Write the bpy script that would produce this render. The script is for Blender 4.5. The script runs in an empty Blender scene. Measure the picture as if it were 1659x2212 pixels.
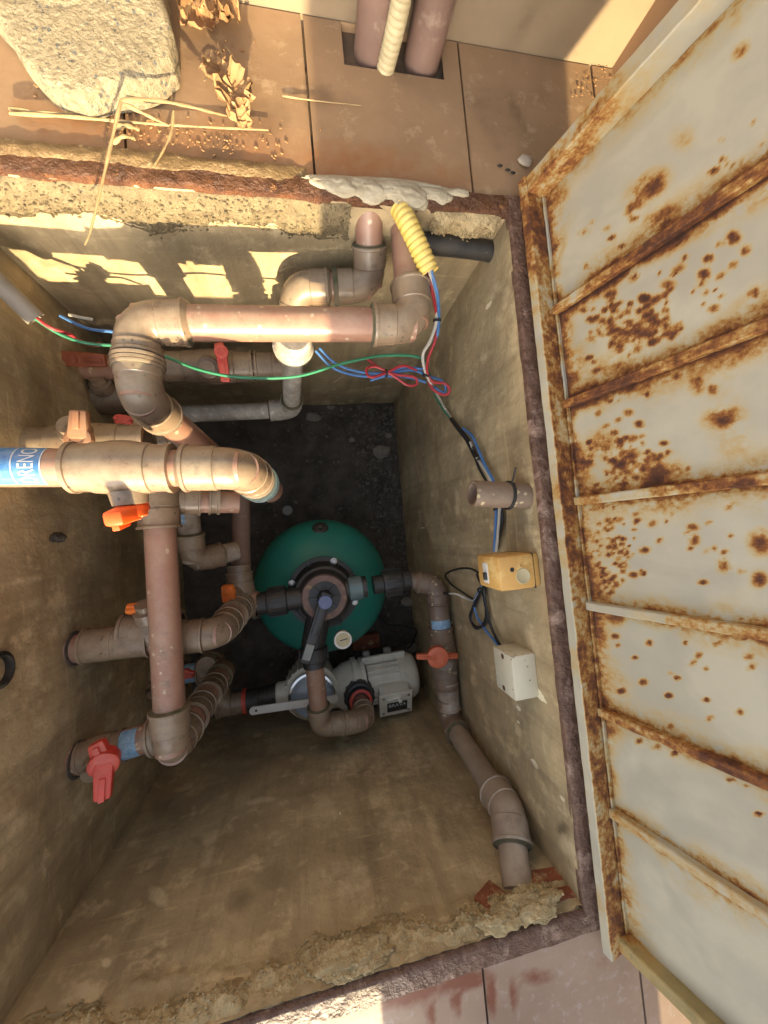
import bpy, bmesh, math, random
import numpy as np
from mathutils import Vector, Matrix, noise

random.seed(7)
rng = np.random.default_rng(11)
PI = math.pi
R_ = math.radians
scene = bpy.context.scene
C = scene.collection

# ------------------------------------------------------------------ camera
CAM_H = 0.627                                   # metres above the tiled floor
ROT = Matrix(((0.97808287, 0.07787431, -0.19310486),
              (-0.08841504, 0.99499452, -0.04656911),
              (0.18851174, 0.06262182, 0.98007236)))
FPX = 808.1                                     # focal length for a picture 1659 x 2212
CX, CY = 829.5, 1106.0
cam_d = bpy.data.cameras.new('camera')
cam_d.sensor_fit = 'VERTICAL'
cam_d.sensor_height = 36.0
cam_d.lens = FPX / 2212 * 36.0
cam_d.clip_start = 0.01
cam_d.clip_end = 500
cam = bpy.data.objects.new('camera', cam_d)
C.objects.link(cam)
cam.matrix_world = Matrix.Translation((0, 0, CAM_H)) @ ROT.to_4x4()
scene.camera = cam

# ------------------------------------------------------------------ sky and sun
SUN_EL = R_(12.6)
world = bpy.data.worlds.new('World')
scene.world = world
world.use_nodes = True
wn = world.node_tree.nodes
wl = world.node_tree.links
bg = wn['Background']
sky = wn.new('ShaderNodeTexSky')
sky.sky_type = 'NISHITA'
sky.sun_disc = False
sky.sun_elevation = SUN_EL
sky.sun_rotation = PI
sky.air_density = 1.0
sky.dust_density = 3.0
sky.ozone_density = 0.6
hs = wn.new('ShaderNodeHueSaturation')
hs.inputs['Saturation'].default_value = 0.52
wl.new(sky.outputs[0], hs.inputs['Color'])
wl.new(hs.outputs[0], bg.inputs['Color'])
bg.inputs['Strength'].default_value = 0.15
sun_d = bpy.data.lights.new('sun', 'SUN')
sun_d.energy = 3.2
sun_d.angle = R_(0.55)
sun_d.color = (1.0, 0.80, 0.48)
sun = bpy.data.objects.new('sun', sun_d)
C.objects.link(sun)
sun.rotation_euler = Vector((0.008, math.cos(SUN_EL), -math.sin(SUN_EL))).to_track_quat('-Z', 'Y').to_euler()
sun.location = (0, -6, 3)
vs = scene.view_settings
vs.view_transform = 'Standard'
vs.look = 'None'
vs.exposure = 2.2
vs.gamma = 1.0
vs.use_curve_mapping = False

# ------------------------------------------------------------------ photo pixel -> place
def ray(px, py):
    return ROT @ Vector(((px - CX) / FPX, -(py - CY) / FPX, -1.0))
O = Vector((0, 0, CAM_H))
def at(px, py, z=None, x=None, y=None):
    """where the line of sight of a photo pixel meets a level, a wall plane x or a wall plane y"""
    d = ray(px, py)
    if z is not None: t = (z - CAM_H) / d.z
    elif x is not None: t = x / d.x
    else: t = y / d.y
    return O + d * t
def on_plane(px, py, p, n):
    d = ray(px, py)
    return O + d * ((p - O).dot(n) / d.dot(n))
RT = np.array(ROT.transposed())
def pix(V):
    """photo pixel of points (n,3): used to lay out stains with a shape of their own"""
    q = (np.asarray(V) - np.array([0, 0, CAM_H])) @ RT.T
    zz = np.maximum(-q[:, 2], 1e-3)
    return np.stack([CX + FPX * q[:, 0] / zz, CY - FPX * q[:, 1] / zz], 1)

# ------------------------------------------------------------------ materials
def _n(nt, t, **kw):
    n = nt.nodes.new(t)
    for k, v in kw.items():
        n.inputs[k].default_value = v
    return n
def col(c): return (c[0], c[1], c[2], 1.0)
def _mix(nt, fac, a, b, mode='MIX'):
    m = nt.nodes.new('ShaderNodeMix'); m.data_type = 'RGBA'; m.blend_type = mode
    for s, v in ((0, fac), (6, a), (7, b)):
        if isinstance(v, (int, float)): m.inputs[s].default_value = v
        elif isinstance(v, tuple): m.inputs[s].default_value = v
        else: nt.links.new(v, m.inputs[s])
    return m.outputs[2]
def _ramp(nt, src, stops):
    r = nt.nodes.new('ShaderNodeValToRGB')
    e = r.color_ramp.elements
    while len(e) < len(stops): e.new(0.5)
    for el, (p, c) in zip(e, stops):
        el.position = p
        el.color = c if len(c) == 4 else col(c)
    nt.links.new(src, r.inputs[0])
    return r.outputs[0]
W0, W1 = (0, 0, 0, 1), (1, 1, 1, 1)
M = {}
def mat(name, c1, c2=None, scale=9.0, rough=0.6, bump=0.15, bscale=90.0, bdist=0.004, dust=None, dust_amt=0.6,
        spots=None, metallic=0.0, spec=0.5, attr=None, ripple=None, fine=None, coat=0.0, streak=None, crack=None):
    m = bpy.data.materials.new(name); m.use_nodes = True
    nt = m.node_tree; b = nt.nodes['Principled BSDF']; L = nt.links.new
    tc = nt.nodes.new('ShaderNodeTexCoord'); co = tc.outputs['Object']
    c2 = c2 or tuple(x * 0.72 for x in c1)
    n1 = _n(nt, 'ShaderNodeTexNoise', Scale=scale, Detail=8.0, Roughness=0.62); L(co, n1.inputs['Vector'])
    cc = _mix(nt, _ramp(nt, n1.outputs[0], [(0.34, W0), (0.66, W1)]), col(c2), col(c1))
    if fine:
        n4 = _n(nt, 'ShaderNodeTexNoise', Scale=fine[1], Detail=5.0, Roughness=0.7); L(co, n4.inputs['Vector'])
        cc = _mix(nt, _ramp(nt, n4.outputs[0], [(fine[2], W0), (fine[2] + 0.1, W1)]), cc, col(fine[0]))
    if spots:                                   # (colour, scale, size)
        v = _n(nt, 'ShaderNodeTexVoronoi', Scale=spots[1], Randomness=1.0)
        nz = _n(nt, 'ShaderNodeTexNoise', Scale=spots[1] * 2.0, Detail=3.0); L(co, nz.inputs['Vector'])
        vm = nt.nodes.new('ShaderNodeVectorMath'); vm.operation = 'MULTIPLY_ADD'
        vm.inputs[1].default_value = (0.5 / spots[1],) * 3
        L(nz.outputs['Color'], vm.inputs[0]); L(co, vm.inputs[2]); L(vm.outputs[0], v.inputs['Vector'])
        n5 = _n(nt, 'ShaderNodeTexNoise', Scale=spots[1] * 0.35, Detail=2.0); L(co, n5.inputs['Vector'])
        mm = nt.nodes.new('ShaderNodeMath'); mm.operation = 'MULTIPLY'
        L(_ramp(nt, v.outputs['Distance'], [(spots[2], W1), (spots[2] + 0.05, W0)]), mm.inputs[0])
        L(_ramp(nt, n5.outputs[0], [(0.52, W0), (0.56, W1)]), mm.inputs[1])
        cc = _mix(nt, mm.outputs[0], cc, col(spots[0]))
    if attr:                                    # [(attribute, colour, lo, hi, noise scale)]
        for (an, ac, lo, hi, ns) in attr:
            a = nt.nodes.new('ShaderNodeAttribute'); a.attribute_name = an
            n6 = _n(nt, 'ShaderNodeTexNoise', Scale=ns, Detail=6.0, Roughness=0.65); L(co, n6.inputs['Vector'])
            ad = nt.nodes.new('ShaderNodeMath'); ad.operation = 'MULTIPLY_ADD'
            ad.inputs[1].default_value = 0.55
            L(n6.outputs[0], ad.inputs[0]); L(a.outputs['Fac'], ad.inputs[2])
            cc = _mix(nt, _ramp(nt, ad.outputs[0], [(lo, W0), (hi, W1)]), cc, col(ac))
    if streak:                                  # (colour, amount): runs of water down a wall
        mp = nt.nodes.new('ShaderNodeMapping'); mp.inputs['Scale'].default_value = (26, 26, 1.6); L(co, mp.inputs['Vector'])
        n8 = _n(nt, 'ShaderNodeTexNoise', Scale=1.0, Detail=6.0, Roughness=0.7); L(mp.outputs[0], n8.inputs['Vector'])
        m8 = nt.nodes.new('ShaderNodeMath'); m8.operation = 'MULTIPLY'; m8.inputs[1].default_value = streak[1]
        L(_ramp(nt, n8.outputs[0], [(0.48, W0), (0.68, W1)]), m8.inputs[0])
        cc = _mix(nt, m8.outputs[0], cc, col(streak[0]))
        mp2 = nt.nodes.new('ShaderNodeMapping'); mp2.inputs['Scale'].default_value = (5, 5, 70); mp2.inputs['Rotation'].default_value = (0.3, 0.25, 0); L(co, mp2.inputs['Vector'])
        n9 = _n(nt, 'ShaderNodeTexNoise', Scale=1.0, Detail=5.0, Roughness=0.75); L(mp2.outputs[0], n9.inputs['Vector'])
        m9 = nt.nodes.new('ShaderNodeMath'); m9.operation = 'MULTIPLY'; m9.inputs[1].default_value = 0.45
        L(_ramp(nt, n9.outputs[0], [(0.58, W0), (0.72, W1)]), m9.inputs[0])
        cc = _mix(nt, m9.outputs[0], cc, col(tuple(min(1, x * 1.5) for x in c1)))
    if crack:
        nd = _n(nt, 'ShaderNodeTexNoise', Scale=7.0, Detail=5.0); L(co, nd.inputs['Vector'])
        va_ = nt.nodes.new('ShaderNodeVectorMath'); va_.operation = 'MULTIPLY_ADD'; va_.inputs[1].default_value = (0.16,) * 3
        L(nd.outputs['Color'], va_.inputs[0]); L(co, va_.inputs[2])
        vc = _n(nt, 'ShaderNodeTexVoronoi', Scale=3.1); vc.feature = 'DISTANCE_TO_EDGE'; L(va_.outputs[0], vc.inputs['Vector'])
        nm_ = _n(nt, 'ShaderNodeTexNoise', Scale=3.0, Detail=3.0); L(co, nm_.inputs['Vector'])
        mk = nt.nodes.new('ShaderNodeMath'); mk.operation = 'MULTIPLY'
        L(_ramp(nt, vc.outputs['Distance'], [(0.003, W1), (0.010, W0)]), mk.inputs[0]); L(_ramp(nt, nm_.outputs[0], [(0.53, W0), (0.60, (0.75,) * 3)]), mk.inputs[1])
        cc = _mix(nt, mk.outputs[0], cc, col(crack))
    ro = None
    if dust:
        g = nt.nodes.new('ShaderNodeNewGeometry'); sx = nt.nodes.new('ShaderNodeSeparateXYZ'); L(g.outputs['Normal'], sx.inputs[0])
        n3 = _n(nt, 'ShaderNodeTexNoise', Scale=26.0, Detail=6.0, Roughness=0.7); L(co, n3.inputs['Vector'])
        mu = nt.nodes.new('ShaderNodeMath'); mu.operation = 'MULTIPLY'
        L(_ramp(nt, sx.outputs[2], [(0.1, W0), (0.95, W1)]), mu.inputs[0]); L(_ramp(nt, n3.outputs[0], [(0.35, W0), (0.7, W1)]), mu.inputs[1])
        m2 = nt.nodes.new('ShaderNodeMath'); m2.operation = 'MULTIPLY'; m2.inputs[1].default_value = dust_amt; L(mu.outputs[0], m2.inputs[0])
        cc = _mix(nt, m2.outputs[0], cc, col(dust))
        rr = nt.nodes.new('ShaderNodeMath'); rr.operation = 'MULTIPLY_ADD'; rr.inputs[1].default_value = 0.45; rr.inputs[2].default_value = rough
        L(m2.outputs[0], rr.inputs[0]); L(rr.outputs[0], b.inputs['Roughness'])
    else:
        rn = nt.nodes.new('ShaderNodeMapRange'); rn.inputs[3].default_value = max(0.02, rough - 0.1); rn.inputs[4].default_value = min(1.0, rough + 0.14)
        L(n1.outputs[0], rn.inputs[0]); L(rn.outputs[0], b.inputs['Roughness'])
    L(cc, b.inputs['Base Color'])
    b.inputs['Metallic'].default_value = metallic
    b.inputs['Specular IOR Level'].default_value = spec
    b.inputs['Coat Weight'].default_value = coat
    if bump:
        n2 = _n(nt, 'ShaderNodeTexNoise', Scale=bscale, Detail=8.0, Roughness=0.65); L(co, n2.inputs['Vector'])
        hsum = n2.outputs[0]
        if ripple:
            n7 = _n(nt, 'ShaderNodeTexNoise', Scale=ripple, Detail=4.0); L(co, n7.inputs['Vector'])
            ad = nt.nodes.new('ShaderNodeMath'); ad.operation = 'MULTIPLY_ADD'; ad.inputs[1].default_value = 1.8
            L(n7.outputs[0], ad.inputs[0]); L(n2.outputs[0], ad.inputs[2]); hsum = ad.outputs[0]
        bp = nt.nodes.new('ShaderNodeBump'); bp.inputs['Strength'].default_value = bump; bp.inputs['Distance'].default_value = bdist
        L(hsum, bp.inputs['Height']); L(bp.outputs[0], b.inputs['Normal'])
    M[name] = m
    return m

DUST = (0.44, 0.36, 0.25)
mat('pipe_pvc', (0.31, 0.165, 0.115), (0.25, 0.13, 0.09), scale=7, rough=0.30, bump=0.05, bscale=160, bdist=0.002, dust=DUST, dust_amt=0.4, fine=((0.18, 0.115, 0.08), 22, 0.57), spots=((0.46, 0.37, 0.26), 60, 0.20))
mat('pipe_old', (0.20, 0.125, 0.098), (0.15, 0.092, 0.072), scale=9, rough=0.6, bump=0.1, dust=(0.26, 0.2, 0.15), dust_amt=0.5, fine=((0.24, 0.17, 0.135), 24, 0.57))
mat('hose_black', (0.02, 0.02, 0.021), (0.05, 0.045, 0.038), scale=18, rough=0.5, bump=0.15, spots=((0.5, 0.47, 0.4), 60, 0.2))
mat('fitting_pvc', (0.235, 0.165, 0.11), (0.175, 0.12, 0.08), scale=11, rough=0.27, bump=0.06, bscale=140, bdist=0.002, dust=(0.37, 0.31, 0.21), dust_amt=0.6, fine=((0.125, 0.09, 0.06), 34, 0.57), spots=((0.06, 0.05, 0.035), 70, 0.15))
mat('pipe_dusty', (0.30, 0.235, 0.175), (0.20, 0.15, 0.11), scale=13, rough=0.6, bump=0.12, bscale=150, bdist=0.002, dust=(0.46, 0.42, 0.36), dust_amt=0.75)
mat('pipe_spattered', (0.20, 0.14, 0.10), (0.145, 0.095, 0.07), scale=9, rough=0.42, bump=0.06, bscale=140, bdist=0.002, dust=(0.30, 0.25, 0.18), dust_amt=0.4, spots=((0.52, 0.43, 0.26), 60, 0.22))
mat('plaster', (0.455, 0.352, 0.20), (0.275, 0.21, 0.118), scale=5.5, rough=0.78, streak=((0.19, 0.14, 0.078), 0.5), bump=0.55, bscale=60, bdist=0.006, ripple=11,
    fine=((0.51, 0.40, 0.235), 14, 0.54), attr=[('dark', (0.145, 0.108, 0.06), 0.46, 0.90, 12), ('pale', (0.56, 0.45, 0.28), 0.52, 0.74, 34), ('paint', (0.78, 0.70, 0.50), 0.72, 0.76, 120)])
mat('rough_mortar', (0.52, 0.40, 0.22), (0.37, 0.28, 0.145), scale=30, rough=0.95, bump=0.9, bscale=120, bdist=0.008, ripple=40, fine=((0.56, 0.44, 0.25), 60, 0.56))
mat('concrete_lit', (0.25, 0.195, 0.108), (0.155, 0.118, 0.065), scale=50, rough=0.9, bump=1.0, bscale=170, bdist=0.008, fine=((0.09, 0.075, 0.05), 110, 0.60))
mat('wet_cement', (0.25, 0.165, 0.075), (0.16, 0.10, 0.042), scale=40, rough=0.30, bump=0.9, bscale=150, bdist=0.006, fine=((0.40, 0.31, 0.18), 80, 0.58))
mat('soil', (0.115, 0.098, 0.078), (0.055, 0.046, 0.037), scale=14, rough=0.95, bump=1.0, bscale=60, bdist=0.012, fine=((0.13, 0.11, 0.09), 120, 0.66))
mat('gravel', (0.17, 0.15, 0.125), (0.07, 0.06, 0.05), scale=30, rough=0.9, bump=0.4, bscale=200)
mat('tile_brown', (0.315, 0.20, 0.112), (0.24, 0.15, 0.082), scale=7, rough=0.62, bump=0.10, bscale=120, bdist=0.003, ripple=40, fine=((0.36, 0.25, 0.15), 20, 0.56),
    attr=[('rust', (0.24, 0.095, 0.03), 0.55, 0.95, 40), ('stain', (0.13, 0.08, 0.045), 0.5, 0.95, 30)])
mat('tile_pink', (0.35, 0.25, 0.185), (0.28, 0.195, 0.142), scale=9, rough=0.5, bump=0.10, bscale=120, bdist=0.003, fine=((0.37, 0.29, 0.25), 60, 0.55),
    attr=[('rust', (0.19, 0.07, 0.04), 0.55, 0.85, 60), ('stain', (0.20, 0.11, 0.07), 0.6, 1.0, 30)])
mat('grout', (0.15, 0.10, 0.062), (0.075, 0.05, 0.033), scale=30, rough=0.95, bump=0.5)
mat('wall_paint', (0.22, 0.165, 0.105), (0.18, 0.132, 0.083), scale=5, rough=0.8, bump=0.12, bscale=60, bdist=0.003, fine=((0.18, 0.13, 0.08), 12, 0.60))
mat('wall_orange', (0.40, 0.25, 0.14), (0.35, 0.215, 0.12), scale=5, rough=0.8, bump=0.1)
mat('rust_bar', (0.165, 0.092, 0.062), (0.085, 0.042, 0.027), scale=30, rough=0.55, bump=0.8, bscale=110, bdist=0.006, ripple=60, fine=((0.28, 0.185, 0.14), 20, 0.55))
mat('rust_wet', (0.145, 0.058, 0.024), (0.07, 0.028, 0.015), scale=30, rough=0.26, bump=1.0, bscale=130, bdist=0.008, ripple=50, fine=((0.30, 0.13, 0.04), 38, 0.60))
mat('stone', (0.37, 0.315, 0.205), (0.24, 0.195, 0.12), scale=110, rough=0.9, bump=1.0, bscale=150, bdist=0.010, fine=((0.075, 0.075, 0.07), 130, 0.575), spots=((0.13, 0.13, 0.12), 95, 0.26))
mat('small_stone', (0.26, 0.23, 0.19), (0.16, 0.14, 0.115), scale=40, rough=0.9, bump=0.4)
mat('foam_white', (0.40, 0.355, 0.26), (0.30, 0.255, 0.17), scale=22, rough=0.85, bump=0.35, bscale=140, bdist=0.004, fine=((0.38, 0.30, 0.16), 16, 0.62))
mat('brick', (0.27, 0.085, 0.038), (0.17, 0.052, 0.025), scale=30, rough=0.9, bump=0.7, bdist=0.006, fine=((0.40, 0.29, 0.15), 26, 0.55))
mat('red_handle', (0.62, 0.066, 0.044), (0.46, 0.045, 0.03), scale=20, rough=0.42, bump=0.05, dust=(0.50, 0.33, 0.24), dust_amt=0.25, fine=((0.30, 0.06, 0.04), 40, 0.66))
mat('orange_handle', (0.80, 0.20, 0.03), (0.70, 0.16, 0.025), scale=20, rough=0.42, bump=0.05, dust=(0.55, 0.35, 0.2), dust_amt=0.2)
mat('sunlit_orange_handle', (0.90, 0.115, 0.015), (0.82, 0.095, 0.012), scale=20, rough=0.4, bump=0.04)
mat('faded_handle', (0.36, 0.175, 0.09), (0.28, 0.125, 0.065), scale=20, rough=0.55, bump=0.06, dust=(0.5, 0.38, 0.26), dust_amt=0.4)
mat('brown_handle', (0.34, 0.095, 0.04), (0.27, 0.07, 0.03), scale=20, rough=0.5, bump=0.06)
mat('coral_handle', (0.55, 0.13, 0.06), (0.47, 0.11, 0.05), scale=20, rough=0.45, bump=0.05, spots=((0.8, 0.5, 0.3), 90, 0.12))
mat('green_tank', (0.018, 0.225, 0.17), (0.014, 0.18, 0.138), scale=6, rough=0.38, bump=0.05, bscale=90, bdist=0.002, dust=(0.10, 0.22, 0.17), dust_amt=0.2)
mat('black_plastic', (0.025, 0.026, 0.026), (0.016, 0.017, 0.017), scale=16, rough=0.36, bump=0.06, dust=(0.09, 0.08, 0.068), dust_amt=0.5)
mat('black_rubber', (0.018, 0.018, 0.018), (0.012, 0.012, 0.012), scale=16, rough=0.6, bump=0.05)
mat('dial_ring', (0.22, 0.135, 0.105), (0.13, 0.075, 0.06), scale=35, rough=0.6, bump=0.1, fine=((0.30, 0.20, 0.09), 50, 0.56))
mat('blue_cap', (0.12, 0.15, 0.28), (0.09, 0.115, 0.22), scale=40, rough=0.5, bump=0.05, dust=(0.3, 0.3, 0.3), dust_amt=0.3)
mat('grey_plastic', (0.19, 0.20, 0.19), (0.13, 0.135, 0.13), scale=20, rough=0.4, bump=0.05, dust=(0.35, 0.32, 0.26), dust_amt=0.4)
mat('motor_paint', (0.72, 0.70, 0.60), (0.60, 0.58, 0.49), scale=16, rough=0.48, bump=0.06, dust=(0.42, 0.36, 0.25), dust_amt=0.4, fine=((0.30, 0.25, 0.17), 24, 0.66))
mat('chrome', (0.75, 0.75, 0.74), (0.6, 0.6, 0.58), scale=20, rough=0.16, bump=0.02, metallic=1.0)
mat('steel_bolt', (0.55, 0.53, 0.5), (0.4, 0.38, 0.35), scale=60, rough=0.35, bump=0.05, metallic=1.0)
mat('white_plastic', (0.66, 0.65, 0.61), (0.56, 0.54, 0.49), scale=20, rough=0.5, bump=0.05, dust=(0.52, 0.45, 0.33), dust_amt=0.3)
mat('cream_box', (0.60, 0.56, 0.44), (0.54, 0.50, 0.38), scale=14, rough=0.45, bump=0.05, spots=((0.16, 0.14, 0.12), 110, 0.17), fine=((0.62, 0.50, 0.30), 12, 0.64))
mat('yellow_box', (0.58, 0.34, 0.105), (0.50, 0.285, 0.08), scale=12, rough=0.45, bump=0.06, fine=((0.66, 0.46, 0.18), 14, 0.58), spots=((0.13, 0.08, 0.04), 90, 0.12))
mat('conduit_yellow', (0.74, 0.55, 0.13), (0.64, 0.46, 0.10), scale=20, rough=0.5, bump=0.05, dust=(0.66, 0.54, 0.28), dust_amt=0.4)
mat('conduit_faded', (0.50, 0.43, 0.26), (0.40, 0.34, 0.20), scale=20, rough=0.65, bump=0.08)
mat('grey_conduit', (0.27, 0.24, 0.20), (0.20, 0.175, 0.14), scale=20, rough=0.6, bump=0.08)
mat('galvanised', (0.52, 0.49, 0.43), (0.33, 0.29, 0.24), scale=30, rough=0.6, bump=0.2, fine=((0.72, 0.68, 0.6), 60, 0.57))
mat('dry_leaf', (0.36, 0.215, 0.10), (0.24, 0.12, 0.045), scale=40, rough=0.85, bump=0.5, fine=((0.44, 0.29, 0.15), 60, 0.57))
mat('straw', (0.33, 0.235, 0.115), (0.24, 0.165, 0.075), scale=60, rough=0.7, bump=0.2)
mat('label_blue', (0.13, 0.27, 0.44), (0.30, 0.45, 0.58), scale=90, rough=0.35, bump=0.03, fine=((0.50, 0.60, 0.66), 70, 0.60))
mat('dreno_blue', (0.035, 0.14, 0.36), (0.12, 0.25, 0.44), scale=110, rough=0.3, bump=0.02)
mat('letter_white', (0.62, 0.63, 0.62), (0.55, 0.56, 0.55), rough=0.5, bump=0)
mat('plate_black', (0.02, 0.021, 0.023), (0.012, 0.012, 0.012), rough=0.35, bump=0)
for nm, c in (('wire_blue', (0.075, 0.20, 0.47)), ('wire_green', (0.04, 0.24, 0.13)), ('wire_red', (0.40, 0.03, 0.04)), ('wire_white', (0.55, 0.52, 0.45)), ('wire_black', (0.018, 0.018, 0.02))):
    mat(nm, c, rough=0.42, bump=0)
mat('rim_dirt', (0.06, 0.04, 0.03), (0.03, 0.02, 0.016), scale=60, rough=0.9, bump=0.3, fine=((0.30, 0.26, 0.22), 90, 0.64))
mat('moss', (0.055, 0.062, 0.030), (0.14, 0.11, 0.07), scale=60, rough=0.9, bump=0.4)
mat('pale_chip', (0.48, 0.41, 0.32), rough=0.8, bump=0.3)
mat('stand_in_plaster', (0.45, 0.34, 0.22), rough=0.9, bump=0.3)
# painted steel eaten by rust: colour steps follow one rust amount
def rust_paint(name, base, base2):
    m = bpy.data.materials.new(name); m.use_nodes = True
    nt = m.node_tree; b = nt.nodes['Principled BSDF']; L = nt.links.new
    co = nt.nodes.new('ShaderNodeTexCoord').outputs['Object']
    a = nt.nodes.new('ShaderNodeAttribute'); a.attribute_name = 'rust'
    n1 = _n(nt, 'ShaderNodeTexNoise', Scale=95.0, Detail=7.0, Roughness=0.72); L(co, n1.inputs['Vector'])
    n2 = _n(nt, 'ShaderNodeTexNoise', Scale=14.0, Detail=5.0, Roughness=0.6); L(co, n2.inputs['Vector'])
    s = nt.nodes.new('ShaderNodeMath'); s.operation = 'SUBTRACT'; s.inputs[1].default_value = 0.5; L(n1.outputs[0], s.inputs[0])
    t = nt.nodes.new('ShaderNodeMath'); t.operation = 'MULTIPLY'; t.inputs[1].default_value = 1.3; L(s.outputs[0], t.inputs[0])
    aw = nt.nodes.new('ShaderNodeMapRange'); L(a.outputs['Fac'], aw.inputs[0]); aw.inputs[1].default_value = 0.03; aw.inputs[2].default_value = 0.35
    t2 = nt.nodes.new('ShaderNodeMath'); t2.operation = 'MULTIPLY'; L(t.outputs[0], t2.inputs[0]); L(aw.outputs[0], t2.inputs[1])
    n3 = _n(nt, 'ShaderNodeTexNoise', Scale=30.0, Detail=4.0, Roughness=0.6); L(co, n3.inputs['Vector'])
    s3 = nt.nodes.new('ShaderNodeMath'); s3.operation = 'MULTIPLY_ADD'; s3.inputs[1].default_value = 1.1; s3.inputs[2].default_value = -0.55; L(n3.outputs[0], s3.inputs[0])
    s4 = nt.nodes.new('ShaderNodeMath'); s4.operation = 'MULTIPLY'; L(s3.outputs[0], s4.inputs[0]); L(aw.outputs[0], s4.inputs[1])
    mpv = nt.nodes.new('ShaderNodeMapping'); mpv.inputs['Scale'].default_value = (40, 40, 3.5); L(co, mpv.inputs['Vector'])
    nv_ = _n(nt, 'ShaderNodeTexNoise', Scale=1.0, Detail=4.0, Roughness=0.6); L(mpv.outputs[0], nv_.inputs['Vector'])
    sv_ = nt.nodes.new('ShaderNodeMath'); sv_.operation = 'MULTIPLY_ADD'; sv_.inputs[1].default_value = 1.0; sv_.inputs[2].default_value = -0.5; L(nv_.outputs[0], sv_.inputs[0])
    sv2 = nt.nodes.new('ShaderNodeMath'); sv2.operation = 'MULTIPLY'; L(sv_.outputs[0], sv2.inputs[0]); L(aw.outputs[0], sv2.inputs[1])
    a0 = nt.nodes.new('ShaderNodeMath'); a0.operation = 'ADD'; L(t2.outputs[0], a0.inputs[0]); L(s4.outputs[0], a0.inputs[1])
    a1 = nt.nodes.new('ShaderNodeMath'); a1.operation = 'ADD'; L(a0.outputs[0], a1.inputs[0]); L(sv2.outputs[0], a1.inputs[1])
    ad = nt.nodes.new('ShaderNodeMath'); ad.operation = 'ADD'; L(a.outputs['Fac'], ad.inputs[0]); L(a1.outputs[0], ad.inputs[1])
    pb = _mix(nt, _ramp(nt, n2.outputs[0], [(0.38, W0), (0.62, W1)]), col(base2), col(base))
    ng = _n(nt, 'ShaderNodeTexNoise', Scale=5.0, Detail=3.0, Roughness=0.5, Distortion=1.2); L(co, ng.inputs['Vector'])
    pb = _mix(nt, _ramp(nt, ng.outputs[0], [(0.52, W0), (0.60, (0.45,) * 3)]), pb, col(tuple(x * 0.82 for x in base2)))
    rc = _ramp(nt, ad.outputs[0], [(0.0, (0.46, 0.38, 0.21)), (0.24, (0.43, 0.29, 0.105)), (0.40, (0.34, 0.165, 0.04)), (0.54, (0.21, 0.075, 0.018)), (0.74, (0.10, 0.034, 0.014)), (1.0, (0.05, 0.020, 0.011))])
    fac = _ramp(nt, ad.outputs[0], [(0.03, W0), (0.16, (0.6, 0.6, 0.6, 1)), (0.34, W1)])
    L(_mix(nt, fac, pb, rc), b.inputs['Base Color'])
    rr = _ramp(nt, ad.outputs[0], [(0.2, (0.42,) * 3), (0.5, (0.85,) * 3)]); L(rr, b.inputs['Roughness'])
    nb = _n(nt, 'ShaderNodeTexNoise', Scale=16.0, Detail=3.0); L(co, nb.inputs['Vector'])
    hm = nt.nodes.new('ShaderNodeMath'); hm.operation = 'MULTIPLY_ADD'; hm.inputs[1].default_value = 0.45
    L(ad.outputs[0], hm.inputs[0]); L(nb.outputs[0], hm.inputs[2])
    bp = nt.nodes.new('ShaderNodeBump'); bp.inputs['Strength'].default_value = 0.35; bp.inputs['Distance'].default_value = 0.004
    L(hm.outputs[0], bp.inputs['Height']); L(bp.outputs[0], b.inputs['Normal'])
    M[name] = m
rust_paint('lid_paint', (0.455, 0.425, 0.33), (0.395, 0.37, 0.30))
rust_paint('lid_paint_ochre', (0.24, 0.19, 0.072), (0.19, 0.15, 0.055))
# clear plastic of the strainer cover
gm = bpy.data.materials.new('clear_cover'); gm.use_nodes = True
gb = gm.node_tree.nodes['Principled BSDF']
gb.inputs['Base Color'].default_value = (0.75, 0.85, 0.95, 1); gb.inputs['Roughness'].default_value = 0.06
gb.inputs['Transmission Weight'].default_value = 0.75; gb.inputs['IOR'].default_value = 1.45
M['clear_cover'] = gm
gm2 = bpy.data.materials.new('smoky_glass'); gm2.use_nodes = True
gb = gm2.node_tree.nodes['Principled BSDF']
gb.inputs['Base Color'].default_value = (0.20, 0.28, 0.28, 1); gb.inputs['Roughness'].default_value = 0.2
gb.inputs['Transmission Weight'].default_value = 0.4
M['smoky_glass'] = gm2

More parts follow.
